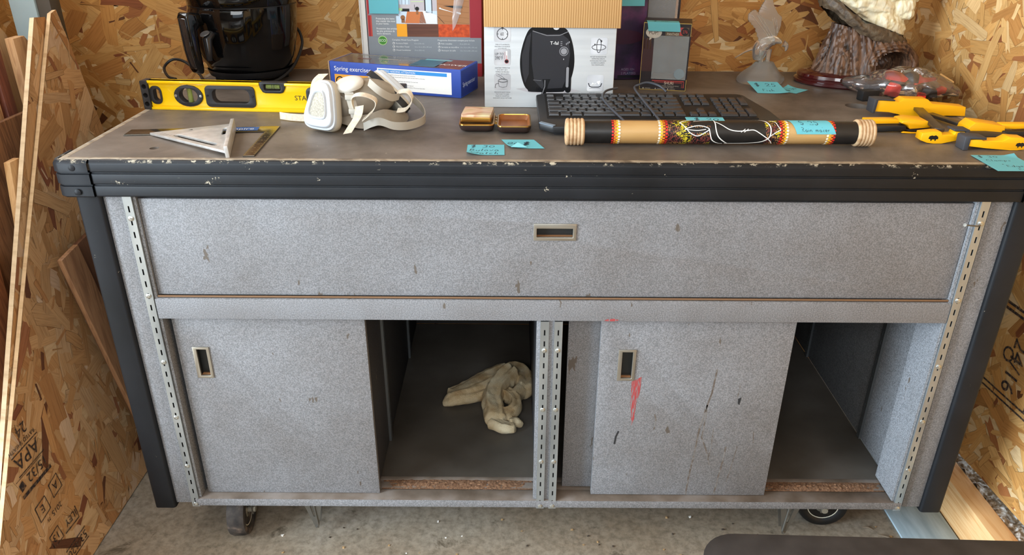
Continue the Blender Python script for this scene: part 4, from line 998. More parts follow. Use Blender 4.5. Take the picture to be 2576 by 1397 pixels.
def key(x, y, w=1, h=1, p=.0188):
    k = (w, h)
    W2, H2 = w*p-.0024, h*p-.0024
    if k not in keyg:
        g = M(); n = 0
        a = [(-W2/2, -H2/2), (W2/2, -H2/2), (W2/2, H2/2), (-W2/2, H2/2)]; b = [(s_*(W2/2-.0018), t_*(H2/2-.0016)) for s_, t_ in ((-1, -1), (1, -1), (1, 1), (-1, 1))]
        g.add([(x_, y_, 0) for x_, y_ in a]+[(x_, y_, .0046) for x_, y_ in b], [(3, 2, 1, 0), (4, 5, 6, 7), (0, 1, 5, 4), (1, 2, 6, 5), (2, 3, 7, 6), (3, 0, 4, 7)])
        o_ = g.build('key', KC, kb, bev=.0006, seg=1); keyg[k] = o_
    else:
        o_ = keyg[k].copy(); COL.objects.link(o_)
    o_.location = (x, y, .0219); return o_
rows = [[1]*13+[2], [1.5]+[1]*12+[1.5], [1.75]+[1]*11+[2.25], [2.25]+[1]*10+[2.75], [1.25, 1.25, 1.25, 6.25, 1.25, 1.25, 1.25, 1.25]]
x0, p = -.212, .0188; nk = 0
for i, rw_ in enumerate(rows):
    x = x0
    for w in rw_: key(x+w*p/2, .161-i*.0232, w, 1.15); x += w*p; nk += 1
x = x0
for w, gap in [(1, 1)]+[(1, 0)]*3+[(1, .5)]+[(1, 0)]*3+[(1, .5)]+[(1, 0)]*4: key(x+p/2, .1875, 1, .9); x += p*(w+gap*.9); nk += 1
x1 = x0+15.35*p
for i, y in enumerate((.1875, .161, .1378)):
    for j in range(3): key(x1+p*(j+.5), y, 1, .9 if i == 0 else 1.15); nk += 1
for j in range(3): key(x1+p*(j+.5), .161-4*.0232, 1, 1.15); nk += 1
key(x1+p*1.5, .161-3*.0232, 1, 1.15)
x2 = x1+3.35*p
for i in range(4):
    for j in range(3): key(x2+p*(j+.5), .161-i*.0232, 1, 1.15); nk += 1
key(x2+p, .161-4*.0232, 2, 1.15); key(x2+p*2.5, .161-4*.0232, 1, 1.15); key(x2+p*3.5, .161-.0116, 1, 2.35); key(x2+p*3.5, .161-3.5*.0232, 1, 2.35)
_kc = [(.10, .02, .030), (.030-.09, .03, .032), (-.095, .10, .036), (-.088, .165, .040), (-.05, .20, .040), (.0, .205, .036)]
M().tube(spline([(-.056, -.012, .026), (-.070, .03, .030), (-.088, .09, .034), (-.094, .14, .034), (-.082, .185, .034), (-.055, .206, .034)], 8), .0024, 8).build('keyboard_cable', P('cable_grey', (58, 60, 66), .45), kb)
M().tube(spline([(.012, -.012, .026), (.0, .06, .0305), (-.012, .14, .034), (-.018, .20, .036), (-.008, .210, .040), (.012, .214, .044), (.036, .204, .040), (.05, .188, .032)], 8), .0024, 8).build('keyboard_cable', P('cable_grey', (58, 60, 66), .45), kb)
note('narrow cyan note reading $20 lying on the keyboard behind the painted stick', (.262, .152, H+.0240), (1, .0, 0), (0, 1, .10), .076, .054, [('$ 20', .2, .62, .017)])

# ---- painted rain stick
rk = thing('rain_stick', 'painted bamboo rain stick with dotted borders lying along the front of the bench', 'rain stick', (0, 0, 0))
RC = Vector((.016, .1085, H+.0254)); RA = Vector((1, .006, .0)).normalized(); RR = .0216; RL = .583
rk.location = RC
RB = RA.cross(Vector((0, 0, 1))).normalized(); RT = RB.cross(RA)
def rod(x, a, l=0): return tuple(RA*x+(RB*math.cos(a)+RT*math.sin(a))*(RR+l*.00022))
BK = N('rod_black', [(.3, (20, 19, 18)), (.7, (32, 30, 29))], 40, .4); BAM = N('bamboo', [(.3, (150, 108, 60)), (.5, (176, 136, 82)), (.7, (190, 154, 100))], 12, .45, 5, .1, (.25, 2, 2))
def seg(x0, x1, mat, nm, r=None):
    g = M(); n = 36; vs = []
    for x in (x0, x1): vs += [rod(x, 2*PI*k/n) for k in range(n)]
    g.add(vs, [(k, n+k, n+(k+1) % n, (k+1) % n) for k in range(n)]+[tuple(range(n)), tuple(range(n, 2*n))[::-1]]); return g.build(nm, mat, rk, smooth=40)
bounds = [(.025, .0905, BK, 'black_section'), (.0905, .182, BAM, 'bamboo_section'), (.182, .412, BK, 'painted_section'), (.412, .500, BAM, 'bamboo_section'), (.500, .558, BK, 'black_section')]
bodies = [seg(*b) for b in bounds]
for x0, x1 in ((.0, .034), (.551, RL)):
    g = M(); xs_ = [x0+(x1-x0)*(k+.5)/5 for k in range(5)]
    for k, x in enumerate(xs_):
        r_ = RR-.0005 if x < .1 else RR-.0005
        g.tube([Vector(rod(x, 2*PI*q/40))*1.0 for q in range(40)], .0042, 10, close=True)
    g.cyl(Vector(rod(x0+.003, 0))*0+RA*(x0+.003), RA*(x1-.003), RR-.0008, 30)
    g.build('cord_wrap', N('cane_wrap', [(.3, (166, 130, 92)), (.5, (196, 164, 126)), (.7, (178, 146, 108))], 60, .6, 4), rk, smooth=50)
RD, ORG, YLW, WHD = P('dot_red', (196, 40, 34), .5), P('dot_orange', (236, 120, 30), .5), P('dot_yellow', (240, 180, 40), .5), P('dot_white', (240, 226, 196), .5)
def dots(par, xs_, mats, nm, n=22, rr=.0025):
    g = M()
    for i, x in enumerate(xs_):
        for k in range(n):
            a = 2*PI*(k+.5*(i % 2))/n; pc = Vector(rod(x, a, 2)); nn = (RB*math.cos(a)+RT*math.sin(a)); tt = nn.cross(RA)
            vs = [pc+nn*.0006]+[pc+(RA*math.cos(q)+tt*math.sin(q))*rr for q in [2*PI*j/8 for j in range(8)]]
            g.add(vs, [(0, 1+j, 1+(j+1) % 8) for j in range(8)], i)
    g.build(nm, mats, par, smooth=80)
dots(bodies[1], [.0875, .0918, .0962, .0995], [RD, ORG, YLW, WHD], 'dot_border'); dots(bodies[1], [.1755, .1795, .184, .1885], [WHD, YLW, ORG, RD], 'dot_border')
dots(bodies[3], [.4045, .409, .413, .4165], [RD, ORG, YLW, WHD], 'dot_border'); dots(bodies[3], [.4925, .4965, .501, .505], [WHD, YLW, ORG, RD], 'dot_border')
MAR, OCH, PYL = P('paint_maroon', (112, 52, 48), .5), P('paint_ochre', (150, 106, 64), .5), P('paint_yellow', (206, 186, 44), .5)
g = M(); rnd = random.Random(8)
for k in range(5200):
    x = rnd.uniform(.190, .404); a = rnd.uniform(-PI, PI)
    n_ = nz(x*34, a*1.3, 4); m_ = nz(x*22, a*.9, 9)
    if .272 < x < .375 or (.225 < x < .28 and .2 < a < .7) or (.235 < x < .28 and .85 < a < 1.5): continue
    mi = 0 if n_ > .08 else (2 if n_ < -.10 and m_ < .2 else 1)
    L_, w_ = (.0024, .0012) if mi != 2 else (.0028, .0010)
    da = L_/RR/2; dw = w_/2
    if mi == 2: g.add([rod(x-L_/2, a-dw/RR, 2), rod(x+L_/2, a-dw/RR, 2), rod(x+L_/2, a+dw/RR, 2), rod(x-L_/2, a+dw/RR, 2)], [(3, 2, 1, 0)], mi)
    else: g.add([rod(x-dw, a-da, 2), rod(x+dw, a-da, 2), rod(x+dw, a+da, 2), rod(x-dw, a+da, 2)], [(3, 2, 1, 0)], mi)
setp(g.build('dash_pattern', [MAR, OCH, PYL], bodies[2], smooth=0), kind=None)
g = M().frame((0, 0, 0))
# flat coordinates: x along, y = arc length up the camera side (0 = facing the camera)
def rp(pts, w=.0016): g.line([(a, b) for a, b in spline2(pts)], w, 0, 1)
def spline2(pts): return [(v.x, v.y) for v in spline([(a, b, 0) for a, b in pts], 6)]
g.wrap = lambda x, y, l: rod(x, (y+.008)/RR, 3+l)
rp([(.213, .017), (.222, .008), (.232, -.003), (.246, -.009), (.258, -.004), (.268, .004), (.250, .010), (.230, .006), (.222, .002)]); rp([(.213, .017), (.235, .028), (.262, .033), (.282, .032)])
rp([(.240, .021), (.255, .024), (.275, .026)], .001); rp([(.224, .003), (.245, .001), (.262, .003)], .0012)
rp([(.278, .033), (.280, .018), (.281, .002), (.286, -.010), (.297, -.020), (.305, -.026)], .002); rp([(.268, .004), (.271, -.008), (.276, -.018), (.288, -.026), (.297, -.027)], .0018)
rp([(.281, .020), (.292, .012), (.306, .003), (.322, .0), (.338, .001), (.352, .002), (.364, -.004), (.380, -.014)]); rp([(.328, -.002), (.336, .004)], .0011); rp([(.334, -.002), (.342, .004)], .0011)
rp([(.360, .033), (.374, .025), (.383, .010), (.384, -.004), (.380, -.014), (.366, -.022), (.340, -.026), (.300, -.027)], .0022); rp([(.384, .028), (.394, .020), (.398, .010), (.403, .002)], .0014)
rp([(.403, .002), (.394, -.002), (.384, -.009)], .0014); rp([(.380, -.014), (.386, -.020), (.390, -.027)], .0014)
g.build('white_outline', P('paint_white', (236, 234, 226), .5), bodies[2], smooth=0)
note('cyan note reading $25 Rain maker stuck on the bamboo end of the painted stick', (0, 0, 0), (1, 0, 0), (0, 1, 0), .0735, .040,
     [('$ 25', .18, .42, .0125), ('Rain maker', .14, .10, .0085)], wrap=lambda x, y, l: Vector(rod(.4235+x+(.025-y)*.4, (y+.003)/RR, 6+l*.6))+RC)
# ------------------------------------------------------------------ boxes on the bench
def carton(t, w, d, h, mat, name='carton', bev=.0015, x0=0):
    return M().box(x0, x0+w, 0, d, 0, h).build(name, mat, t, bev=bev)
# ---- blue exerciser box
bb = thing('exerciser_box', 'low blue cardboard box with taped glossy top, before the tall grey and red box', 'box', (-.5345, .588, T0), R(-17.3))
BLU = P('box_blue', (48, 78, 168), .5); BLD = P('box_navy', (36, 54, 128), .5); WHI = P('print_white', (236, 236, 234), .6)
BW, BD, BH = .343, .118, .066
carton(bb, BW, BD, BH, BLU)
BTOP = N('taped_top', [(.3, (60, 62, 68)), (.5, (86, 88, 92)), (.7, (108, 108, 106))], 14, .16, 4, coat=.6)
g = M().frame((0, 0, BH), (1, 0, 0), (0, 1, 0)); g.rect(.004, .004, BW-.004, BD-.004, 0, 1)
g.rect(.205, .012, .275, .090, 1, 2); g.rect(.272, .012, BW-.006, .112, 2, 2); g.rect(.215, .088, .285, .104, 4, 3); g.rect(.10, .060, .155, .072, 3, 2); g.text('POWER', .272, .040, .020, 5, 3, shear=.1); g.rect(.050, .05, .085, .062, 2, 2); g.rect(.035, .098, .12, .104, 3, 2)
g.poly([(.128, .028), (.142, .028), (.135, .040)], 6, 2); g.text('SPRING EXERCISER', .15, .026, .009, 3, 2)
g.build('printed_top', [BTOP, P('print_teal', (40, 104, 128), .3), P('print_maroon', (100, 58, 58), .3), P('print_grey', (150, 146, 138), .3), P('print_aqua', (110, 180, 190), .3), WHI, P('print_sand', (190, 178, 140), .4)], bb, smooth=0)
g = M().frame((0, 0, 0)); g.text('Spring exerciser', .012, .045, .0152, 0, 2, shear=0)
g.rect(.012, .004, .120, .036, 1, 1); g.ring(.026, .020, .010, .003, 3, 2); g.ring(.106, .020, .010, .003, 3, 2); g.line([(.04, .02), (.066, .030), (.09, .018)], .004, 3, 2)
g.rect(.1285, .0065, .2945+.025, .058, 0, 1); g.rect(.1315, .0475, .3085, .0555, 2, 2); g.text('MATTERS NEEDING ATTENTION', .133, .0490, .0068, 0, 3, sx=.95)
for i, st in enumerate(('1. The spring must be installed on the tray ring and used for arm stretching.', '2. After securities the spring big ring and small ring with any dark and place them to a dry place', '    before you use it.', '3. Don\'t tear together. It is forbidden to pull them open by hand. You must hold', '    it until them apart again to release automatically.', '4. For service damage, the damage in spring springs cannot be repaired', '5. We are responsible for the quality problems caused by our factory. We are not responsible', '    for its own use.')):
    g.text(st, .1325, .0425-.0046*i, .0031, 3, 2)
g.build('printed_front', [WHI, P('print_orange', (232, 164, 58), .5), P('print_sky', (52, 140, 212), .5), P('ink_black', (22, 20, 18))], bb, smooth=0)
g = M().frame((BW, 0, 0), (0, 1, 0), (0, 0, 1)); g.rect(.003, .003, BD-.003, BH-.003, 1, 1); g.text('Spring exerciser', .012, .024, .015, 0, 2, sx=.85); g.build('printed_end', [P('print_white_dim', (214, 216, 224), .6), BLD], bb, smooth=0)
g = M().frame((0, -.0003, 0)); g.box(-.0025, -.0003, -.001, BD, .001, BH+.001); g.build('frayed_flap', P('raw_card', (170, 146, 122), .8), bb)

# ---- tall wood care box
wx = thing('wood_care_box', 'tall grey and red printed box of a wood care set standing behind the blue box', 'box', (-.478, .748, T0), R(-1.5))
CW, CD, CH = .312, .085, .36
GRB = P('print_slate', (136, 142, 148), .45); REDB = P('box_red', (160, 40, 50), .45)
M().box(0, CW, 0, CD, 0, CH).build('carton', [REDB], wx, bev=.0015)
g = M().frame((0, 0, 0)); cw = CW
mats = [GRB, REDB, P('print_curtain', (190, 74, 60), .5), P('print_wall', (196, 188, 192), .5), P('print_floorwood', (176, 122, 78), .5), P('print_amber', (244, 166, 34), .5), N('print_walnut', [(.3, (84, 50, 38)), (.7, (112, 70, 52))], 40, .5, 5, stretch=(.2, 1, 3)), N('print_rug', [(.3, (176, 62, 24)), (.7, (224, 92, 40))], 120, .6, 3), P('print_green', (72, 140, 52), .5), P('print_lime', (196, 226, 160), .5), WHI, P('print_pane', (206, 224, 240), .4), P('ink_black', (22, 20, 18)), P('print_table', (206, 122, 70), .45), P('print_plank', (150, 100, 62), .5), P('print_dim', (196, 200, 204), .6)]
g.rect(.014, .0, cw-.002, CH-.001, 0, 1); g.rect(.014, .0, cw-.002, .034, 1, 2); g.rect(.014, .0345, cw-.002, .043, 0, 2)
g.rect(cw-.031, .099, cw-.002, CH-.002, 1, 2)
g.rect(.016, .1005, .092, CH-.002, 2, 2)
for k in range(5): g.rect(.018+.013*k, .1005, .023+.013*k, CH-.002, 1, 3)
# photo panels
g.rect(.0905, .1325, .197, .265, 3, 3); g.rect(.197, .1325, .2805, .265, 4, 3)
g.rect(.0905, .133, .197, .165, 11, 4); g.poly([(.113, .134), (.168, .134), (.160, .163), (.120, .163)], 13, 5); g.poly([(.150, .133), (.196, .133), (.196, .155), (.165, .165), (.155, .165)], 10, 5)
g.rect(.098, .18, .128, .195, 11, 4); [g.rect(.098+.009*k, .18, .0988+.009*k, .195, 12, 5) for k in range(4)]; g.rect(.165, .158, .185, .198, 12, 4); g.rect(.168, .160, .183, .196, 11, 5); g.rect(.105, .163, .126, .170, 12, 5); g.rect(.093, .165, .108, .171, 9, 5)
g.disc(.147, .191, .0165, 3, 6, ry=.010); g.rect(.131, .1865, .163, .188, 9, 7); g.disc(.146, .170, .005, 12, 6); g.rect(.143, .156, .149, .166, 14, 6); g.line([(.140, .168), (.1395, .180)], .001, 12, 6); g.disc(.108, .148, .006, 14, 6); g.rect(.104, .135, .113, .145, 14, 6)
for k in range(8): g.line([(.198, .142+.0135*k), (.279, .134+.0135*k)], .0009, 14, 4)
g.rect(.212, .172, .262, .178, 12, 5); g.line([(.203, .172), (.258, .159)], .004, 10, 5); g.line([(.198, .206), (.25, .204)], .006, 10, 5); g.line([(.198, .152), (.215, .134)], .001, 12, 5); g.poly([(.212, .178), (.250, .170), (.246, .160), (.206, .172)], 4, 6)
g.rect(.0905, .1005, .1175, .1323, 5, 3); g.rect(.1175, .1005, .199, .1323, 6, 3); g.rect(.199, .1005, .2805, .1323, 7, 3)
# house-shaped panel
g.poly([(.027, .1), (.0905, .1), (.0905, .152), (.0985, .152), (.081, .1875), (.075, .20), (.042, .1875), (.018, .153), (.027, .153)], 0, 6)
for i, st in enumerate(('Protecting the items', 'that matter the most', 'in your home.', '', 'Protection des articles', 'les plus précieux de', 'votre demeure.')): g.text(st, .038, .143-.0062*i, .0064, 10, 7, sx=.92)
g.disc(.052, .0905, .0118, 9, 7); g.disc(.052, .0905, .0104, 8, 8); g.text('ECO', .052, .0875, .0088, 10, 9, align='CENTER')
for X_, L_ in ((.077, (('Complete Wood Care Program', ''), ('Furniture Polish', '8 oz (236 ml)'), ('Microfibre Towel', '16 x 16 in (40 x 40 cm)'), ('Wood Conditioner', '8 oz (236 ml)'))), (.196, (('Programme d\'entretien complet pour le bois', ''), ('Poli à meubles', '8 oz (236 ml)'), ('Serviette en microfibre', '16 x 16 in (40 x 40 cm)'), ('Nettoyant de taille', '16 x 16 in (40 x 40 cm)')))):
    for i, (a, b) in enumerate(L_):
        y = .0905-.0086*i
        g.text(a, X_+(.009 if i else 0), y, .0052 if i else .0056, 10, 7, sx=.95)
        if i: g.text(b, X_+.058, y, .0047, 15, 7); g.ring(X_+.0035, y+.0018, .0027, .0007, 10, 7); g.poly([(X_+.0035, y+.0018), (X_+.0062, y+.0018), (X_+.0035, y+.0045)], 10, 8)
g.build('printed_front', mats, wx, smooth=0)
g = M(); g.box(-.0025, -.0006, -.004, CD, 0, CH); g.box(-.0005, .0125, -.0006, -.0002, 0, CH, 0); g.box(.0127, .0142, -.0007, -.0002, 0, CH, 1)
g.build('white_flap', [P('card_white', (216, 214, 210), .7), VOID], wx)
FILM = P('clear_film', (230, 226, 226), .12, alpha=.38, coat=.6)
def film(u, v): return (.232+.050*u-.012*v*0+.02*(v-.5)*u, -.006-.010*math.sin(PI*u)*v-.003, .150+.03*u*u+(.09-.0*u)*v+.03*math.sin(3*u)*v)
M().grid(lambda u, v: (.236+.045*u*v**.7+.018*v, -.004-.016*math.sin(PI*u)*v, .146+.16*v-.03*u*(1-v)), 12, 16).build('torn_film', FILM, wx, smooth=80)
note('blank cyan note stuck at the top of the tall grey and red box', (-.455, .7445, 1.098), (1, -.026, 0), (0, 0, 1), .076, .076, None, lift=.0022)

# ---- fryer carton
fc = thing('fryer_carton', 'white printed air fryer box with a brown corrugated flap hanging over its front', 'box', (-.1485, .402, T0), R(-.6))
FW, FD, FH = .2875, .262, .345
WB = N('box_white_boards', [(.30, (186, 190, 193)), (.5, (200, 204, 206)), (.7, (207, 210, 211))], 9, .5, 3, stretch=(.15, 1, 5))
M().box(0, FW, 0, FD, 0, FH).build('carton', WB, fc, bev=.002)
def cardboard():
    m = P('corrugated_card', (206, 162, 104), .8); t = NT(m); c = t.coords()
    w = t.n('ShaderNodeTexWave', wave_type='BANDS', bands_direction='X'); w.inputs['Scale'].default_value = 62; w.inputs['Distortion'].default_value = .6; w.inputs['Detail'].default_value = 1; t.l(c, 'Vector', w, 'Vector')
    r = t.ramp(w, 'Fac', [(.15, (172, 130, 80)), (.5, (188, 148, 96)), (.85, (198, 158, 106))]); t.l(r, 'Color', t.b, 'Base Color'); t.bump(w, 'Fac', .35, .001); return m
CARD = cardboard()
g = M(); g.plate([(.0, .1755), (FW+.007, .1745), (FW+.0045, FH+.002), (-.001, FH+.002)], (), .004, lambda u, v, w: (u, -.008+w-.006*(FH-v), v)); g.box(0, FW, -.0065, FD, FH+.0005, FH+.004); g.build('card_flap', CARD, fc, bev=.0008)
g = M().frame((0, 0, 0)); K = P('ink_dark', (40, 40, 46), .5)
SIL_ = N('print_silver', [(.3, (150, 152, 156)), (.6, (198, 200, 204)), (.75, (220, 222, 224))], 14, .35, 2, stretch=(1, 1, 1), dist=.3)
mats = [SIL_, K, P('print_black', (20, 20, 22), .25), P('print_charcoal', (44, 44, 48), .3), P('print_grey2', (138, 138, 142), .35), WHI, P('print_redline', (176, 60, 66), .5), P('print_shadow', (176, 174, 178), .5), P('print_text', (96, 98, 104), .6)]
for bx_, by_ in ((.0215, .143), (.0215, .093), (.0215, .0385), (.2325-.0, .118), (.2285, .038)):
    g.poly(rrect(bx_, by_, bx_+.0365, by_+.036, .004, 3), 0, 2)
g.ring(.040, .160, .0118, .0014, 1, 3); [g.line([(.040+.0118*a, .160+.0118*b), (.040+.0085*a, .160+.0085*b)], .0012, 1, 4) for a, b in ((1, 0), (-1, 0), (0, 1), (0, -1))]; g.rect(.0375, .1725, .0425, .1742, 1, 3); g.text('60', .0392, .1565, .0105, 1, 3, align='CENTER', sx=.7); g.text("'", .0458, .1600, .006, 1, 3)
g.text('UP TO', .0235, .115, .0078, 1, 3, sx=.85); g.text('390°F', .0235, .1055, .0105, 1, 3, sx=.72)
g.poly(rrect(.0475, .102, .0508, .1245, .0016, 3), 5, 3); g.disc(.0492, .102, .0043, 1, 4); g.disc(.0492, .102, .0026, 2, 5); g.rect(.0487, .103, .0497, .115, 6, 5); g.ring(.0492, .102, .0043, .0007, 6, 5); [g.line([(.0435, .108+.0026*k), (.0468, .108+.0026*k)], .0005, 6, 4) for k in range(6)]
g.ring(.041, .0600, .0105, .0008, 1, 3, ry=.0040); g.line([(.0305, .0600), (.0325, .0470), (.041, .0448), (.0495, .0470), (.0515, .0600)], .0008, 1, 3); g.ring(.041, .0600, .0088, .0005, 1, 4, ry=.0030); g.line([(.031, .054), (.025, .052), (.0235, .044), (.026, .0445)], .0011, 1, 3); g.line([(.026, .071), (.033, .069), (.040, .063), (.046, .0615), (.043, .066), (.038, .070), (.030, .0735)], .0007, 1, 4)
g.ring(.2505, .1365, .0048, .0013, 1, 3, ry=.0145); g.ring(.2505, .1335, .0150, .0013, 1, 3, ry=.0058); g.poly([(.2535, .1500), (.2575, .1470), (.2555, .1435)], 1, 4); g.poly([(.2395, .1380), (.2435, .1385), (.2415, .1420)], 1, 4)
g.line([(.2315, .056), (.234, .0490), (.2385, .0472), (.2540, .0472), (.2585, .0490), (.261, .056)], .0020, 1, 3); g.poly([(.237, .0500), (.244, .0560), (.241, .0510), (.250, .0580), (.2550, .0520), (.258, .0615), (.2505, .0600), (.2465, .0525), (.2405, .0575)], 5, 3); g.line([(.234, .0445), (.258, .0445)], .0005, 1, 3)
for X_, Y_, ls in ((.0398, .1365, ('TIMED UP TO 60 MINUTES', "MINUTERIE D'UN MAXIMUM", 'DE 60 MINUTES')), (.0398, .0865, ('ADJUSTABLE TEMPERATURE', 'UP TO 390°F / 200°C', 'TEMPÉRATURE RÉGLABLE', "JUSQU'À 390°F OU 200°C")), (.0398, .0330, ('INNOVATIVE BASKET DESIGN', 'THAT IS EASY TO CLEAN', 'PANIER DE CONCEPTION', 'INNOVANTE, FACILE À NETTOYER')), (.2500, .1120, ('HOT AIR TECHNOLOGY FOR', 'CRISPIER FINAL RESULTS', "TECHNOLOGIE D'AIR CHAUD", 'QUI REND LES ALIMENTS', 'PLUS CROUSTILLANTS')), (.2465, .0325, ('NON-STICK BASKET', 'PANIER ANTIADHÉSIF'))):
    for i, st in enumerate(ls): g.text(st, X_, Y_-.0044*i, .0037, 8, 2, align='CENTER', sx=.72)
# pictured fryer
def smooth2(p):
    q = spline([(a, b, 0) for a, b in p], 4); return [(v.x, v.y) for v in q]
C_ = .1385
def egg(k, dx=0): return [(C_+dx+k*x, y) for x, y in [(-.030, .176), (-.042, .168), (-.052, .145), (-.0585, .118), (-.0598, .095), (-.057, .072), (-.050, .050), (-.042, .040), (-.034, .0355), (.030, .0355), (.041, .040), (.050, .055), (.0572, .078), (.0598, .102), (.057, .130), (.050, .154), (.041, .170), (.030, .176)]]
g.poly([(.07, .042), (.10, .034), (.16, .030), (.215, .038), (.19, .044), (.10, .046)], 7, 1)
g.poly(smooth2(egg(1)), 2, 2); g.poly([(C_-.034, .166), (C_-.002, .160), (C_+.030, .161), (C_+.045, .150), (C_+.050, .120), (C_+.045, .07), (C_+.035, .045), (C_-.01, .042), (C_-.028, .06), (C_-.034, .10)], 3, 3); g.poly([(C_-.0560, .115), (C_-.045, .155), (C_-.036, .164), (C_-.040, .12), (C_-.040, .075), (C_-.048, .055), (C_-.0545, .08)], 3, 3)
g.line([(C_-.033, .167), (C_-.002, .1575), (C_+.026, .158), (C_+.044, .166)], .0012, 4, 4)
g.disc(C_+.0185, .1745, .0095, 2, 5, ry=.006); g.disc(C_+.0180, .1740, .0065, 5, 6, ry=.0045)
g.text('T-fal', C_+.0055, .1385, .0098, 5, 6, sx=1.05)
g.disc(C_+.0360, .1245, .0100, 4, 6); g.disc(C_+.0360, .1245, .0085, 3, 7); g.disc(C_+.0360, .1245, .0068, 4, 8); g.rect(C_+.0356, .106, C_+.0364, .109, 5, 6)
[g.rect(C_+.028, .1360+.004*k, C_+.032, .1375+.004*k, 4, 6) for k in range(3)]; [g.rect(C_+.040+.003*k, .138+.002*k, C_+.042+.003*k, .142+.002*k, 4, 6) for k in range(3)]
g.poly(rrect(C_+.041, .0345, C_+.054, .0925, .006, 4), 2, 6); g.poly(rrect(C_+.0425, .046, C_+.0485, .091, .003, 4), 4, 7)
g.poly([(C_-.012, .0295), (C_-.002, .0295), (C_+.003, .052), (C_+.008, .064), (C_-.010, .064), (C_-.006, .05)], 2, 6); g.line([(C_-.0095, .031), (C_-.004, .048), (C_-.004, .062)], .0014, 4, 7); g.line([(C_-.03, .062), (C_-.012, .0605)], .0006, 4, 7)
g.build('printed_front', mats, fc, smooth=0)

# ---- dark boxes at the back
gx = thing('game_box', 'dark purple board game box standing between the white fryer box and the small figure box', 'box', (.118, .704, T0), R(4))
M().box(0, .138, 0, .045, 0, .262).build('carton', P('box_plum', (38, 24, 44), .4), gx, bev=.0015)
PUR = N('print_plum_haze', [(.32, (28, 18, 36)), (.5, (58, 34, 66)), (.64, (86, 44, 84)), (.75, (48, 50, 86))], 16, .4, 4)
g = M().frame((0, 0, 0)); g.rect(.003, .003, .135, .259, 0, 1)
g.disc(.080, .108, .050, 2, 2, ry=.018); g.rect(.070, .004, .135, .012, 3, 2)
g.text('AGES 10+', .078, .024, .0085, 1, 3); g.text('2 PLAYERS', .078, .014, .0085, 1, 3)
g.build('printed_front', [PUR, P('print_lilac', (150, 138, 160), .5), P('print_wine', (66, 26, 48), .4), P('print_night', (20, 16, 26), .4)], gx, smooth=0)
note('cyan note stuck across the upper front of the dark purple game box', (.175, .7085, 1.124), (1, .07, 0), (0, 0, 1), .070, .07, None, lift=.0022)
def window_box(t, w, d, h, frame_w, card, name):
    l, r_, b, tp_ = frame_w
    g = M(); g.box(0, w, d-.0015, d, 0, h); g.box(0, .0012, 0, d-.0015, 0, h); g.box(.0012, w-.0012, .0012, d-.0015, 0, .0012); g.box(.0012, w-.0012, .0, d-.0015, h-.0012, h); g.box(w-.0012, w, 0, d-.0015, 0, b+.004); g.box(w-.0012, w, 0, d-.0015, h-tp_-.004, h)
    g.plate([(0, 0), (w, 0), (w, h), (0, h)], [[(l, b), (w-r_, b), (w-r_, h-tp_), (l, h-tp_)]], .0012, lambda u, v, ww: (u, -.0012+ww, v))
    return g.build('carton', card, t)
PANE = P('clear_window', (235, 240, 242), .05, alpha=.16, coat=.8)
CBK = N('card_black', [(.3, (24, 18, 20)), (.7, (40, 28, 30))], 20, .4)
ob = thing('figure_box', 'large dark window box at the back, partly above the small figure box', 'box', (.240, .7655, T0), R(-1))
window_box(ob, .106, .080, .25, (.006, .006, .02, .02), CBK, 'c')
M().box(.0058, .1002, -.0022, -.0014, .02, .23).build('window_pane', PANE, ob)
M().box(.0014, .1046, .058, .0780, .0014, .248).build('inner_tray', P('tray_grey', (54, 50, 56), .5), ob)
pb = thing('small_figure_box', 'small dark collector box with clear window and SHURI lettering, cyan note on its top', 'box', (.2285, .598, T0), R(-11.5))
PW, PD, PH = .1135, .088, .1600
window_box(pb, PW, PD, PH, (.028, .004, .028, .030), CBK, 'c')
M().box(.0272, PW-.0035, -.0020, -.0013, .0275, PH-.0295).build('window_pane', PANE, pb)
M().box(.0015, PW-.0015, .066, .0850, .0014, PH-.002).build('inner_tray', N('tray_teal', [(.3, (44, 52, 60)), (.7, (70, 84, 94))], 20, .35), pb)
M().box(.03, PW-.006, .004, .064, .0014, .030).build('inner_ledge', P('ledge_grey', (84, 84, 86), .5), pb)
M().box(PW-.0009, PW-.0003, .001, .085, .0325, PH-.0345).build('window_pane', PANE, pb)
M().lathe([(0, 0), (.0125, 0), (.0125, .0006), (0, .0007)], 24, (.094, -.0022, .0415), (0, -1, 0)).build('round_sticker', P('sticker_silver', (132, 148, 156), .35), pb)
g = M().frame((0, -.0012, 0)); YE = 3
g.rect(.001, .0005, PW-.001, .0018, YE, 1); g.rect(.0005, PH-.0015, PW-.0005, PH, YE, 1); g.rect(PW-.0015, PH-.03, PW-.0005, PH, YE, 1); g.rect(PW-.0015, .001, PW-.0005, .028, YE, 1); g.rect(.0003, .001, .0013, PH, YE, 1)
g.line([(.03, .0235), (.107, .0235), (.107, .008)], .0022, 2, 1); g.line([(.036, .020), (.103, .020), (.103, .008)], .0012, 2, 1)
g.text('SHURI', .0715, .0150, .0100, 0, 2, align='CENTER', sx=.85); g.text('VINYL FIGURE / FIGURINE EN VINYLE', .0715, .0105, .0030, 4, 2, align='CENTER'); g.text('FIGURA DE VINILO', .0715, .0072, .0030, 4, 2, align='CENTER')
for i in range(3): g.poly([(.008+.03*i, .0030), (.012+.03*i, .0030), (.010+.03*i, .0062)], 4, 2); g.text('WARNING', .014+.03*i, .0032, .0028, 4, 2)
g.rect(.0525, PH-.0290, PW-.006, PH-.0095, 5, 1); g.text('PANTHER', .0565, PH-.0285, .0090, 0, 2, sx=.72); g.rect(.086, PH-.028, .094, PH-.0095, 2, 2); g.disc(.0985, PH-.0190, .0092, 1, 3); g.text('276', .0985, PH-.0228, .0105, 2, 4, align='CENTER', sx=.75)
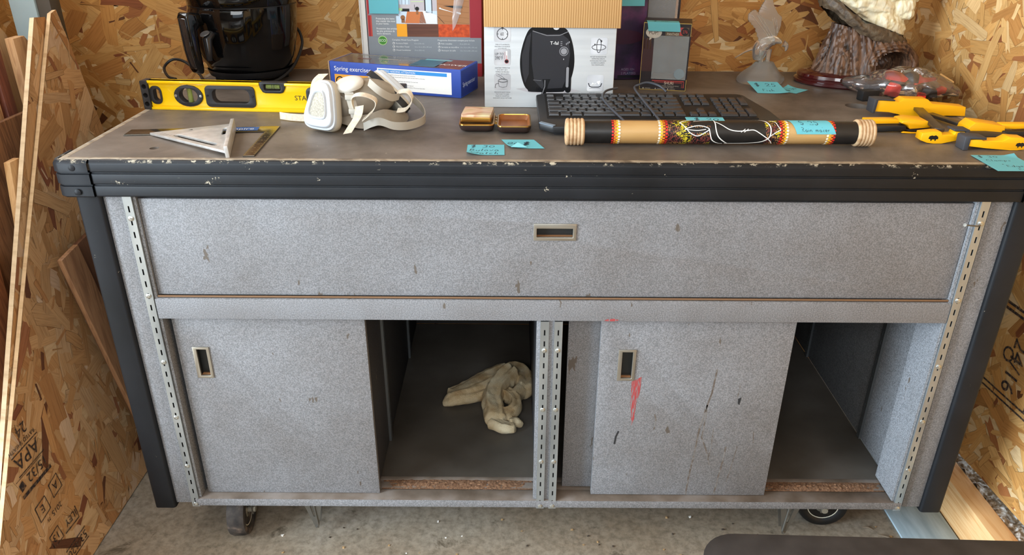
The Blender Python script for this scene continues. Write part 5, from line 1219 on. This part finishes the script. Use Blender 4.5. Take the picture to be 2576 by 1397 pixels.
g.disc(.0255, PH-.0230, .0190, 4, 2, ry=.0130); g.poly([(.016, PH-.0330), (.024, PH-.0345), (.0155, PH-.041)], 4, 2); g.text('POP!', .0250, PH-.0270, .0128, 6, 3, align='CENTER', sx=.85)
for k in range(3): g.rect(.004+.007*k, PH-.062, .0068+.007*k, PH-.036, 7, 1)
g.poly([(.0015, .045), (.028, .045), (.0275, .10), (.020, .118), (.0015, .125)], 8, 1)
g.build('printed_front', [P('print_bone', (208, 196, 178), .5), P('print_dark', (26, 18, 20), .5), P('print_brick', (176, 62, 58), .5), P('print_gold', (186, 160, 84), .45), P('print_pale', (190, 184, 172), .5), P('print_olive', (92, 76, 54), .5), P('print_outline', (70, 52, 40), .5), P('print_bronze', (96, 66, 40), .5), P('print_mahogany', (58, 26, 26), .5)], pb, smooth=0)
note('cyan note bent over the front top edge of the small dark collector box', (0, 0, 0), (1, 0, 0), (0, 1, 0), .076, .046, [('$ 20', .20, .60, .012)],
     wrap=lambda x, y, l: pb.matrix_basis @ Vector((.006+x+(.004 if y < .03 else .0)*(1-y/.03)*1.5, (-.0032-l*.00015-.003*(1-y/.019) if y < .019 else -.0032-l*.00015+(y-.019)), (PH-.019+.0205*min(1, y/.019)**.8) if y < .019 else PH+.0015+l*.00015)))
bpy.context.view_layer.update()

# ---- clear glass eagle
GL = P('frosted_glass', (226, 222, 214), .28, trans=.86, ior=1.42, spec=.5); GL2 = P('clear_glass', (236, 234, 228), .12, trans=.88, ior=1.45)
eg = thing('glass_eagle', 'clear and frosted glass eagle with raised wings on a rough glass base', 'figurine', (.556, .690, T0))
def mound(u, v):
    a = 2*PI*u; k = [(1.0, 0), (1.06, .10), (1.02, .28), (.78, .55), (.52, .80), (.40, 1.0), (.12, 1.06), (0, 1.06)]
    q = v*(len(k)-1); i = min(int(q), len(k)-2); f = q-i; r = k[i][0]*(1-f)+k[i+1][0]*f; z = k[i][1]*(1-f)+k[i+1][1]*f
    r *= 1+.10*nz(2*math.cos(a), 2*math.sin(a), z*3)
    return (.057*r*math.cos(a)+.004*z, .044*r*math.sin(a), .052*z)
M().grid(mound, 40, 24, cu=True).build('glass_base', GL, eg, smooth=60)
body = [(-.012, .0, .058), (-.013, -.001, .075), (-.009, -.003, .092), (.006, -.008, .103), (.022, -.012, .107), (.036, -.015, .102)]
M().tube(spline(body, 6), [.010+.010*math.sin(PI*min(1, (i+2)/24)) if i < 22 else .0125-.0012*(i-22) for i in range(31)], 16).build('eagle_body', GL2, eg, smooth=80)
M().tube(spline([(.040, -.016, .100), (.0475, -.017, .096), (.0490, -.017, .086), (.0465, -.017, .082)], 5), [.0085-.00048*i for i in range(16)], 12).build('eagle_beak', GL2, eg, smooth=80)
for p in ((-.008, -.006, .05), (.010, -.004, .055)): M().tube([Vector(p)+Vector((0, 0, .03)), Vector(p), Vector(p)+Vector((.004, -.004, -.006))], [.008, .006, .004], 10).build('eagle_leg', GL2, eg, smooth=80)
def wing(out, y0, y1, t, nm):
    zs = [p[1] for p in out]; za, zb = min(zs), max(zs)
    g = M(); g.plate(out, (), t, lambda u, v, w: (u, y0+(y1-y0)*(v-za)/(zb-za)+w, v)); return g.build(nm, GL, eg, bev=.002)
def feather(pts, n, amp):
    o = []
    for i in range(len(pts)-1):
        (a, b), (c, d) = pts[i], pts[i+1]; o.append((a, b))
        if (i < n):
            for k in range(1, 6):
                f = k/6; s_ = amp if k % 2 else 0; dx, dy = c-a, d-b; L_ = math.hypot(dx, dy); o.append((a+dx*f+dy/L_*s_*-1, b+dy*f-dx/L_*s_*-1))
    o.append(pts[-1]); return o
w1 = wing(feather([(-.018, .100), (-.032, .135), (-.052, .155), (-.053, .168), (-.044, .176), (-.038, .178), (-.030, .170), (-.012, .160), (.008, .150), (.018, .128), (.022, .105), (.010, .095)], 6, .0022), -.014, -.004, .007, 'wing')
w2 = wing(feather([(.010, .112), (-.022, .160), (-.022, .172), (-.014, .190), (-.004, .206), (.006, .205), (.012, .190), (.026, .168), (.0365, .160), (.0365, .140), (.031, .118), (.022, .100)], 6, .0022), .006, .020, .007, 'wing')
for w_, pr in ((w1, [(-.045, .170, .012, .105), (-.034, .172, .015, .105), (-.020, .165, .018, .108)]), (w2, [(-.010, .192, .020, .115), (.0, .202, .024, .118), (.010, .19, .028, .12), (.02, .175, .03, .122)])):
    g = M()
    for x, z, x2, z2 in pr:
        yb = -.0145 if w_ is w1 else .0055
        g.tube([(x, yb+(.010 if w_ is w1 else .014)*(z-.095)/.09, z-.004), (x2, yb+.001, z2)], [.0008, .0014], 6)
    g.build('feather_rib', GL2, w_, smooth=80)
M().tube(spline([(-.022, .004, .085), (-.042, .010, .077), (-.064, .014, .062), (-.069, .015, .058)], 5), [.010-.0005*i for i in range(16)], 12, flat=.35).build('tail', GL, eg, smooth=80)
note('cyan note reading $25 Fish leaning on the foot of the glass eagle', (.5135, .560, T0), (.09, -.008, 0), (-.013, .075, .018), .074, .066, [('$ 25', .13, .58, .018), ('Fish', .24, .18, .013)], corner=(1, 0, .004))
note('cyan note lying between the glass eagle and the dark red statue base', (.606, .556, T0), (.066, .062, 0), (-.05, .05, 0), .060, .055, [('$ 30', .2, .45, .014)], corner=(1, 1, .005))

# ---- stump statue
sx_, sy_ = .820, .700
stt = thing('stump_statue', 'resin statue of a cream furry animal on a hollow stump with oval base', 'statue', (sx_, sy_, T0))
M().lathe([(1.0, 0), (1.03, .004), (1.03, .010), (.985, .013), (.985, .016), (1.0, .019), (.985, .026), (.93, .030), (0, .031)], 64, ex=.166, ey=.108).build('oval_base', P('mahogany_gloss', (64, 18, 18), .12, coat=.8), stt, smooth=40)
STP = N('carved_bark', [(.30, (26, 20, 18)), (.42, (74, 52, 40)), (.54, (116, 84, 62)), (.64, (66, 48, 38)), (.76, (138, 108, 84))], 22, .42, 7, .6, (1.7, 1.7, .25), dist=1.6, bdist=.003)
MUD = N('mud_bark', [(.3, (58, 48, 38)), (.55, (92, 76, 58)), (.75, (112, 102, 84))], 70, .5, 6, 1.0, bdist=.004)
def ridges(a, z): return .6*nz(a*5+z*16, z*7, 3)+.45*nz(a*11+z*26, z*10, 7)+.22*nz(a*26+z*40, z*18, 1)
HX, HZ = .046, .052
def stump(u, v):
    a = 2*PI*u; z = .030+v*.098
    cx = .006-.012*v; rx = .132*(1-v)+.088*v+.012*math.sin(PI*v)*(1 if math.cos(a) > 0 else -.4); ry = .082*(1-v)+.060*v
    top = 1-.22*max(0, math.cos(a))*v+.20*max(0, -math.cos(a))*v
    w = ridges(a, z)*.019
    c_, s_ = math.cos(a), math.sin(a); x = cx+(rx+w)*c_; y = (ry+w)*s_; zz = .030+(z-.030)*top
    if s_ < 0:
        d = math.hypot((x-HX)/.047, (zz-HZ)/.036)
        if d < 1.0: y += (.085*(1-d**3)+.004)*1.0
        elif d < 1.75: y -= .010*math.sin(PI*(d-1)/.75)+.004*math.sin(d*26)*(1-(d-1)/.75)
    return (x, y, zz)
M().grid(stump, 200, 60, cu=True).build('tree_stump', STP, stt, smooth=80)
def cap(u, v):
    a = 2*PI*u; r = v; x = -.02+.108*r*math.cos(a); y = .058*r*math.sin(a)
    zt = .142-.30*(x+.02)+.022*max(0, -(x+.06)/.06)
    t_ = zt+.010*math.sqrt(max(0, 1-r*r))+.007*nz(x*60, y*60)+.005*nz(x*140, y*140)
    return (x, y, t_ if v < .999 else t_)
def capring(u, v):
    a = 2*PI*u; k = math.sin(PI*v); r = 1.0+.07*k+.03*nz(math.cos(a)*4, math.sin(a)*4, v*3); x = -.024+.112*r*math.cos(a); y = .066*r*math.sin(a)
    zt = .150-.34*(x+.02)+.030*max(0, -(x+.05)/.08)
    return (x, y, zt-.032*v+.006*nz(x*70, y*70, v*5)+.003*nz(x*160, y*160, v))
g = M(); g.grid(capring, 90, 10, cu=True)
def captop(u, v):
    a = 2*PI*u; x = -.024+.112*v*math.cos(a); y = .066*v*math.sin(a); zt = .150-.34*(x+.02)+.030*max(0, -(x+.05)/.08)
    return (x, y, zt+.004*nz(x*70, y*70)*(1-v)+.003)
g.grid(captop, 90, 12, cu=True); g.build('bark_ledge', MUD, stt, smooth=80)
FUR = N('cream_fur', [(.28, (196, 178, 132)), (.45, (228, 216, 180)), (.62, (238, 232, 206)), (.75, (206, 188, 146))], 40, .5, 5, .8, (1.8, 1.8, .5), dist=.8, bdist=.003)
def blob(c, r, tilt, nm_amp, seed):
    c = Vector(c); Mx = Matrix.Rotation(tilt, 3, 'Y')
    def f(u, v):
        a = 2*PI*u; b = PI*(v-.5); d = Vector((math.cos(a)*math.cos(b), math.sin(a)*math.cos(b), math.sin(b)))
        p = Mx @ Vector((d.x*r[0], d.y*r[1], d.z*r[2]))
        fl = p.x*.55-p.z*.83; ac = p.x*.83+p.z*.55
        k = nm_amp*.55*(nz(ac*120+seed+6*nz(fl*14, ac*14), p.y*110, fl*16)+.5*nz(ac*260, p.y*230+seed, fl*30)+.5*nz(ac*30, p.y*30, fl*18))
        return tuple(c+p+(Mx @ d)*k)
    return f
g = M()
for c, r, tl, am in (((-.050, 0, .215), (.118, .052, .050), .42, .010), ((.02, -.004, .150), (.066, .044, .034), .38, .009), ((-.10, 0, .25), (.07, .05, .05), .2, .009), ((.060, -.018, .188), (.030, .022, .024), .1, .007), ((.052, -.012, .215), (.030, .024, .030), -.2, .007), ((.030, .0, .235), (.09, .046, .045), .1, .009), ((.050, -.006, .132), (.018, .02, .026), -.35, .006), ((.072, -.022, .172), (.016, .016, .014), 0, .005), ((.050, -.022, .268), (.036, .032, .034), .2, .005), ((.082, -.030, .256), (.026, .017, .015), .25, .003), ((.032, -.040, .304), (.008, .012, .020), -.2, .002), ((.032, -.004, .304), (.008, .012, .020), -.2, .002), ((-.15, .0, .262), (.05, .026, .024), .7, .006)):
    g.grid(blob(c, r, tl, am, c[0]*100), 64, 40, cu=True)
o = g.build('animal_body', FUR, stt, smooth=80)
bpy.context.view_layer.objects.active = o
md = o.modifiers.new('weld', 'REMESH'); md.mode = 'VOXEL'; md.voxel_size = .0022
me = bpy.data.meshes.new_from_object(o.evaluated_get(bpy.context.evaluated_depsgraph_get())); o.modifiers.clear(); o.data = me
me.polygons.foreach_set('use_smooth', [True]*len(me.polygons))

# ---- yellow bar clamps
CLY = P('clamp_yellow', (250, 182, 12), .42); CLK = P('clamp_black', (30, 30, 31), .5); BAR = N('clamp_bar', [(.3, (58, 52, 48)), (.7, (84, 78, 72))], 40, .35, 4, metal=.6); PADM = P('clamp_pad', (62, 62, 66), .6)
def prism(name, pts, y0, d, mat, par, bev=.003): return M().plate(pts, (), d, lambda u, v, w: (u, y0+w, v)).build(name, mat, par, bev=bev, smooth=50, wo=True, seg=2)
def logo(par, x, y, z, k=1):
    g = M().frame((x, y, z)); g.poly([(-.0095*k, -.001*k), (-.008*k, .004*k), (-.003*k, .0055*k), (.0, .0045*k), (.004*k, .0058*k), (.009*k, .0025*k), (.0095*k, -.002*k), (.006*k, -.002*k), (.005*k, -.0055*k), (.0035*k, -.0055*k), (.003*k, -.0025*k), (-.002*k, -.0025*k), (-.003*k, -.0055*k), (-.0045*k, -.0055*k), (-.005*k, -.0025*k)], 0, 1); g.build('logo_mark', P('ink_black', (22, 20, 18)), par, wo=True, smooth=0)
ca = thing('bar_clamp', 'yellow bar clamp with the widest yellow jaw, just in front of the plastic bag', 'clamp', (.76, .30, T0), 0, 'yellow bar clamps')
ja = prism('clamp_jaw', [(.7045, .9515), (.7035, .976), (.745, .9745), (.752, .9715), (.764, .9795), (.814, .978), (.826, .9685), (.862, .9655), (.900, .9620), (.903, .9425), (.862, .9430), (.826, .9415), (.816, .9408), (.772, .9406), (.757, .9455), (.735, .9500)], .338, .030, CLY, ca, .004)
prism('jaw_pad', [(.6980, .948), (.6980, .978), (.712, .9785), (.7425, .977), (.7425, .9746), (.7060, .9766), (.7035, .948)], .335, .034, PADM, ca, .001)
g = M(); a, b = Vector((.7965, .3365, .9585)), Vector((.7490, .1500, .9620)); ax = (b-a).normalized(); s_ = ax.cross(Vector((0, 0, 1))).normalized()
g.plate([(-.0095, -.003), (.0095, -.003), (.0095, .003), (-.0095, .003)], (), (b-a).length, lambda u, v, w: tuple(a+s_*u+Vector((0, 0, v))+ax*w)); g.build('clamp_bar', BAR, ca, wo=True, bev=.0006)
jb = prism('front_jaw', [(.7055, .9470), (.7060, .9610), (.7300, .9640), (.7420, .9640), (.7460, .9575), (.7680, .9585), (.7700, .9640), (.7880, .9640), (.7900, .9500), (.7480, .9405), (.7320, .9403), (.7190, .9420)], .128, .024, CLY, ca, .0035)
prism('jaw_pad', [(.7905, .946), (.7955, .946), (.7955, .9685), (.765, .9695), (.7645, .9660), (.7900, .9652)], .126, .028, PADM, ca, .001); logo(jb, .7290, .1279, .9515, 1)
cb = thing('bar_clamp', 'yellow clamp head with black trigger grip beside the painted stick end', 'clamp', (.71, .22, T0), 0, 'yellow bar clamps')
prism('clamp_head', [(.7000, .9600), (.7030, .9650), (.7180, .9680), (.7520, .9650), (.7720, .9560), (.7720, .9520), (.7200, .9480), (.7150, .9560)], .205, .042, CLY, cb, .004)
prism('handle', [(.6330, .9545), (.6340, .9640), (.6800, .9645), (.7020, .9640), (.7020, .9565), (.6450, .9555)], .218, .020, CLY, cb, .0025)
prism('trigger_grip', [(.6420, .9410), (.6430, .9535), (.690, .9550), (.7110, .9550), (.7150, .9460), (.700, .9430)], .206, .018, CLK, cb, .004)
prism('head_base', [(.7110, .9460), (.7200, .9475), (.7700, .9515), (.770, .9420), (.7250, .9405)], .208, .036, CLK, cb, .002); prism('lower_lip', [(.7030, .9415), (.7200, .9403), (.7560, .9403), (.7560, .9424), (.7240, .9426), (.7080, .9440)], .200, .007, CLY, cb, .001)
g = M().box(.768, .786, .2, .50, .951, .957); g.build('clamp_bar', BAR, cb, wo=True) if False else None
cc = thing('bar_clamp', 'yellow bar clamp with a black-topped head at the right end of the bench', 'clamp', (.84, .16, T0), 0, 'yellow bar clamps')
jc = prism('front_jaw', [(.7765, .9480), (.7770, .9600), (.7980, .9610), (.8020, .9580), (.8380, .9585), (.8500, .9655), (.8780, .9640), (.8860, .9520), (.8830, .9420), (.8700, .9404), (.8560, .9404), (.8100, .9440)], .086, .026, CLY, cc, .0035); logo(jc, .8725, .0859, .9505, .9)
prism('jaw_pad', [(.7660, .9405), (.7650, .9660), (.7700, .9680), (.8050, .9655), (.8060, .9605), (.7760, .9622), (.7755, .9405)], .084, .030, PADM, cc, .001)
prism('clamp_head', [(.8290, .9420), (.8320, .9560), (.8420, .9660), (.8640, .9640), (.9030, .9585), (.9060, .9410), (.8500, .9410)], .192, .042, CLY, cc, .004)
M().plate([(.843, .195), (.872, .194), (.902, .197), (.900, .226), (.872, .231), (.848, .226)], (), .0022, lambda u, v, w: (u, v, .9585+w-(u-.86)*.13+.003)).build('head_label', PADM, cc, wo=True, bev=.0006)
prism('handle', [(.9030, .9510), (.9030, .9600), (.9850, .9605), (.9860, .9530), (.930, .9500)], .202, .022, CLY, cc, .0025); prism('trigger_grip', [(.8980, .9430), (.9000, .9505), (.9300, .9490), (.9750, .9510), (.9760, .9405), (.9250, .9403)], .186, .018, CLK, cc, .003)
prism('slide_block', [(.8100, .9405), (.8120, .9560), (.8500, .9560), (.8900, .9530), (.8900, .9405)], .128, .040, CLK, cc, .003)
g = M(); a, b = Vector((.846, .215, .9495)), Vector((.800, .405, .9455)); ax = (b-a).normalized(); s_ = ax.cross(Vector((0, 0, 1))).normalized()
b2 = Vector((.874, .098, .9495)); 
g.plate([(-.009, -.003), (.009, -.003), (.009, .003), (-.009, .003)], (), .118, lambda u, v, w: tuple(Vector((.850, .2145, .9495))+Vector((1, .28, 0)).normalized()*u*1+Vector((0, 0, v))+Vector((-.26, .965, -.004)).normalized()*(w)))
g.build('clamp_bar', BAR, cc, wo=True, bev=.0006)
note('cyan note reading $30 Clamps + Edge Ends hanging over the front right edge of the bench', (0, 0, 0), (1, 0, 0), (0, 1, 0), .078, .094,
     [('$ 30', .10, .83, .012), ('Clamps', .14, .60, .011), ('+', .34, .38, .009), ('Edge', .38, .25, .011), ('Ends', .52, .06, .010)],
     wrap=lambda x, y, l: Vector((.7635+x*1.02+(.094-y)*(-.02 if y > .032 else -.02), .0525-(.094-y)*1.0, T0+.0008+l*.00012+.004*max(0, (y-.08)/.014)*max(0, (x-.06)/.018))))

# ---- plastic bag with red and black clamp pieces
RDP = P('clamp_red', (240, 60, 44), .4)
bgl = (.865, .540, T0)
def piece(label, pts, y, d, rot, mat, name='clamp_piece'):
    g = M(); g.plate(pts, (), d, lambda u, v, w: (u, w, v)); o = g.build(name, mat, bev=.002); o.location = (pts[0][0]*0+y[0], y[1], y[2]); o.rotation_euler = rot
    return setp(o, label, 'clamp piece', 'red and black pieces in the plastic bag')
piece('red clamp piece lying highest in the plastic bag, left of its middle', [(-.022, 0), (.024, 0), (.030, .010), (.010, .020), (-.016, .022), (-.024, .014)], (.835, .545, H+.035), .018, (0, R(8), R(-8)), RDP)
piece('upright red clamp piece standing in the left part of the plastic bag', [(-.014, 0), (.014, 0), (.014, .026), (.006, .031), (-.008, .031), (-.014, .018)], (.823, .512, H+.004), .02, (0, R(10), R(12)), RDP)
piece('v-shaped red clamp piece at the upper right of the plastic bag', [(-.022, 0), (-.008, .008), (.022, .018), (.022, .024), (-.006, .020), (-.018, .028), (-.024, .022)], (.908, .545, H+.021), .014, (0, R(5), R(-12)), RDP)
piece('red clamp piece at the lower right end of the plastic bag', [(-.018, 0), (.016, .003), (.020, .014), (.010, .020), (-.010, .013)], (.932, .515, H+.006), .016, (0, R(-18), R(-15)), RDP)
piece('short red clamp piece low in the middle of the plastic bag', [(-.011, 0), (.011, 0), (.011, .012), (-.006, .014)], (.882, .498, H+.003), .014, (0, 0, R(-10)), RDP)
piece('long black clamp rail across the left half of the plastic bag', [(-.045, 0), (.045, 0), (.045, .009), (-.045, .009)], (.815, .540, H+.026), .014, (0, R(3), R(-6)), CLK)
piece('dark clamp block standing at the left end inside the plastic bag', [(-.018, 0), (.018, 0), (.014, .026), (-.016, .026)], (.785, .535, H+.003), .02, (0, 0, R(10)), PADM)
piece('black clamp block near the right end inside the plastic bag', [(-.020, 0), (.020, 0), (.016, .018), (-.014, .020)], (.905, .510, H+.004), .02, (0, 0, R(-20)), CLK)
piece('dark rounded clamp piece under the top of the plastic bag, right of its middle', [(-.020, 0), (.022, 0), (.016, .020), (-.004, .026), (-.018, .018)], (.872, .545, H+.033), .02, (0, R(12), R(0)), CLK)
ob_ = M().plate(rrect(-.022, 0, .022, .024, .003, 3), (), .022, lambda u, v, w: (u, w, v)).build('black_block', CLK, bev=.003); ob_.location = (.757, .485, T0); ob_.rotation_euler = (0, 0, R(14)); setp(ob_, 'small black plastic block under the left tip of the plastic bag', 'clamp piece')
tg = M().plate(rrect(-.020, -.012, .020, .012, .002, 3), (), .0008, lambda u, v, w: (u, w, v)).build('card_tag', P('tag_tan', (206, 164, 106), .7)); tg.location = (.958, .548, H+.034); tg.rotation_euler = (R(-35), R(28), R(-10)); setp(tg, 'tan cardboard tag inside the right end of the plastic bag', 'tag')
def bag_material():
    m = bpy.data.materials.new('clear_bag'); m.use_nodes = True; t = m.node_tree; t.nodes.clear()
    out = t.nodes.new('ShaderNodeOutputMaterial'); tr = t.nodes.new('ShaderNodeBsdfTransparent'); tr.inputs[0].default_value = (.97, .96, .96, 1)
    gl = t.nodes.new('ShaderNodeBsdfGlossy'); gl.inputs['Roughness'].default_value = .10; df = t.nodes.new('ShaderNodeBsdfDiffuse'); df.inputs[0].default_value = (.7, .64, .62, 1)
    fr = t.nodes.new('ShaderNodeFresnel'); fr.inputs[0].default_value = 1.5
    m1 = t.nodes.new('ShaderNodeMixShader'); m1.inputs[0].default_value = .07; m2 = t.nodes.new('ShaderNodeMixShader')
    mu = t.nodes.new('ShaderNodeMath'); mu.operation = 'MULTIPLY_ADD'; mu.inputs[1].default_value = 1.6; mu.inputs[2].default_value = .06
    t.links.new(fr.outputs[0], mu.inputs[0]); t.links.new(mu.outputs[0], m2.inputs[0])
    t.links.new(tr.outputs[0], m1.inputs[1]); t.links.new(df.outputs[0], m1.inputs[2]); t.links.new(m1.outputs[0], m2.inputs[1]); t.links.new(gl.outputs[0], m2.inputs[2]); t.links.new(m2.outputs[0], out.inputs[0])
    return m
def bagf(u, v):
    x = .722+.275*v; k = max(.02, math.sin(PI*min(1, (v*.97+.012)))**.62); a = 2*PI*u
    hz = (.068*k if v < .6 else .068*k**1.2); cz = H+.0018+hz/2+(.020*(1-v/.2)**2 if v < .2 else 0)
    y = .535+.060*(1-v/.25 if v < .25 else 0)*.8+.055*k*math.cos(a); z = cz+hz/2*math.sin(a)
    cr = .0075*k*(abs(nz(x*24, y*24, z*24))*2.4-.6)+.005*k*abs(nz(x*60, y*60, z*60))
    return (x, y+cr*math.cos(a), max(H+.0016, z+cr*math.sin(a)))
bg_ = M().grid(bagf, 64, 60, cu=True).build('plastic_bag', bag_material(), smooth=80)
setp(bg_, 'clear plastic bag of red and black clamp pieces at the back right', 'bag')
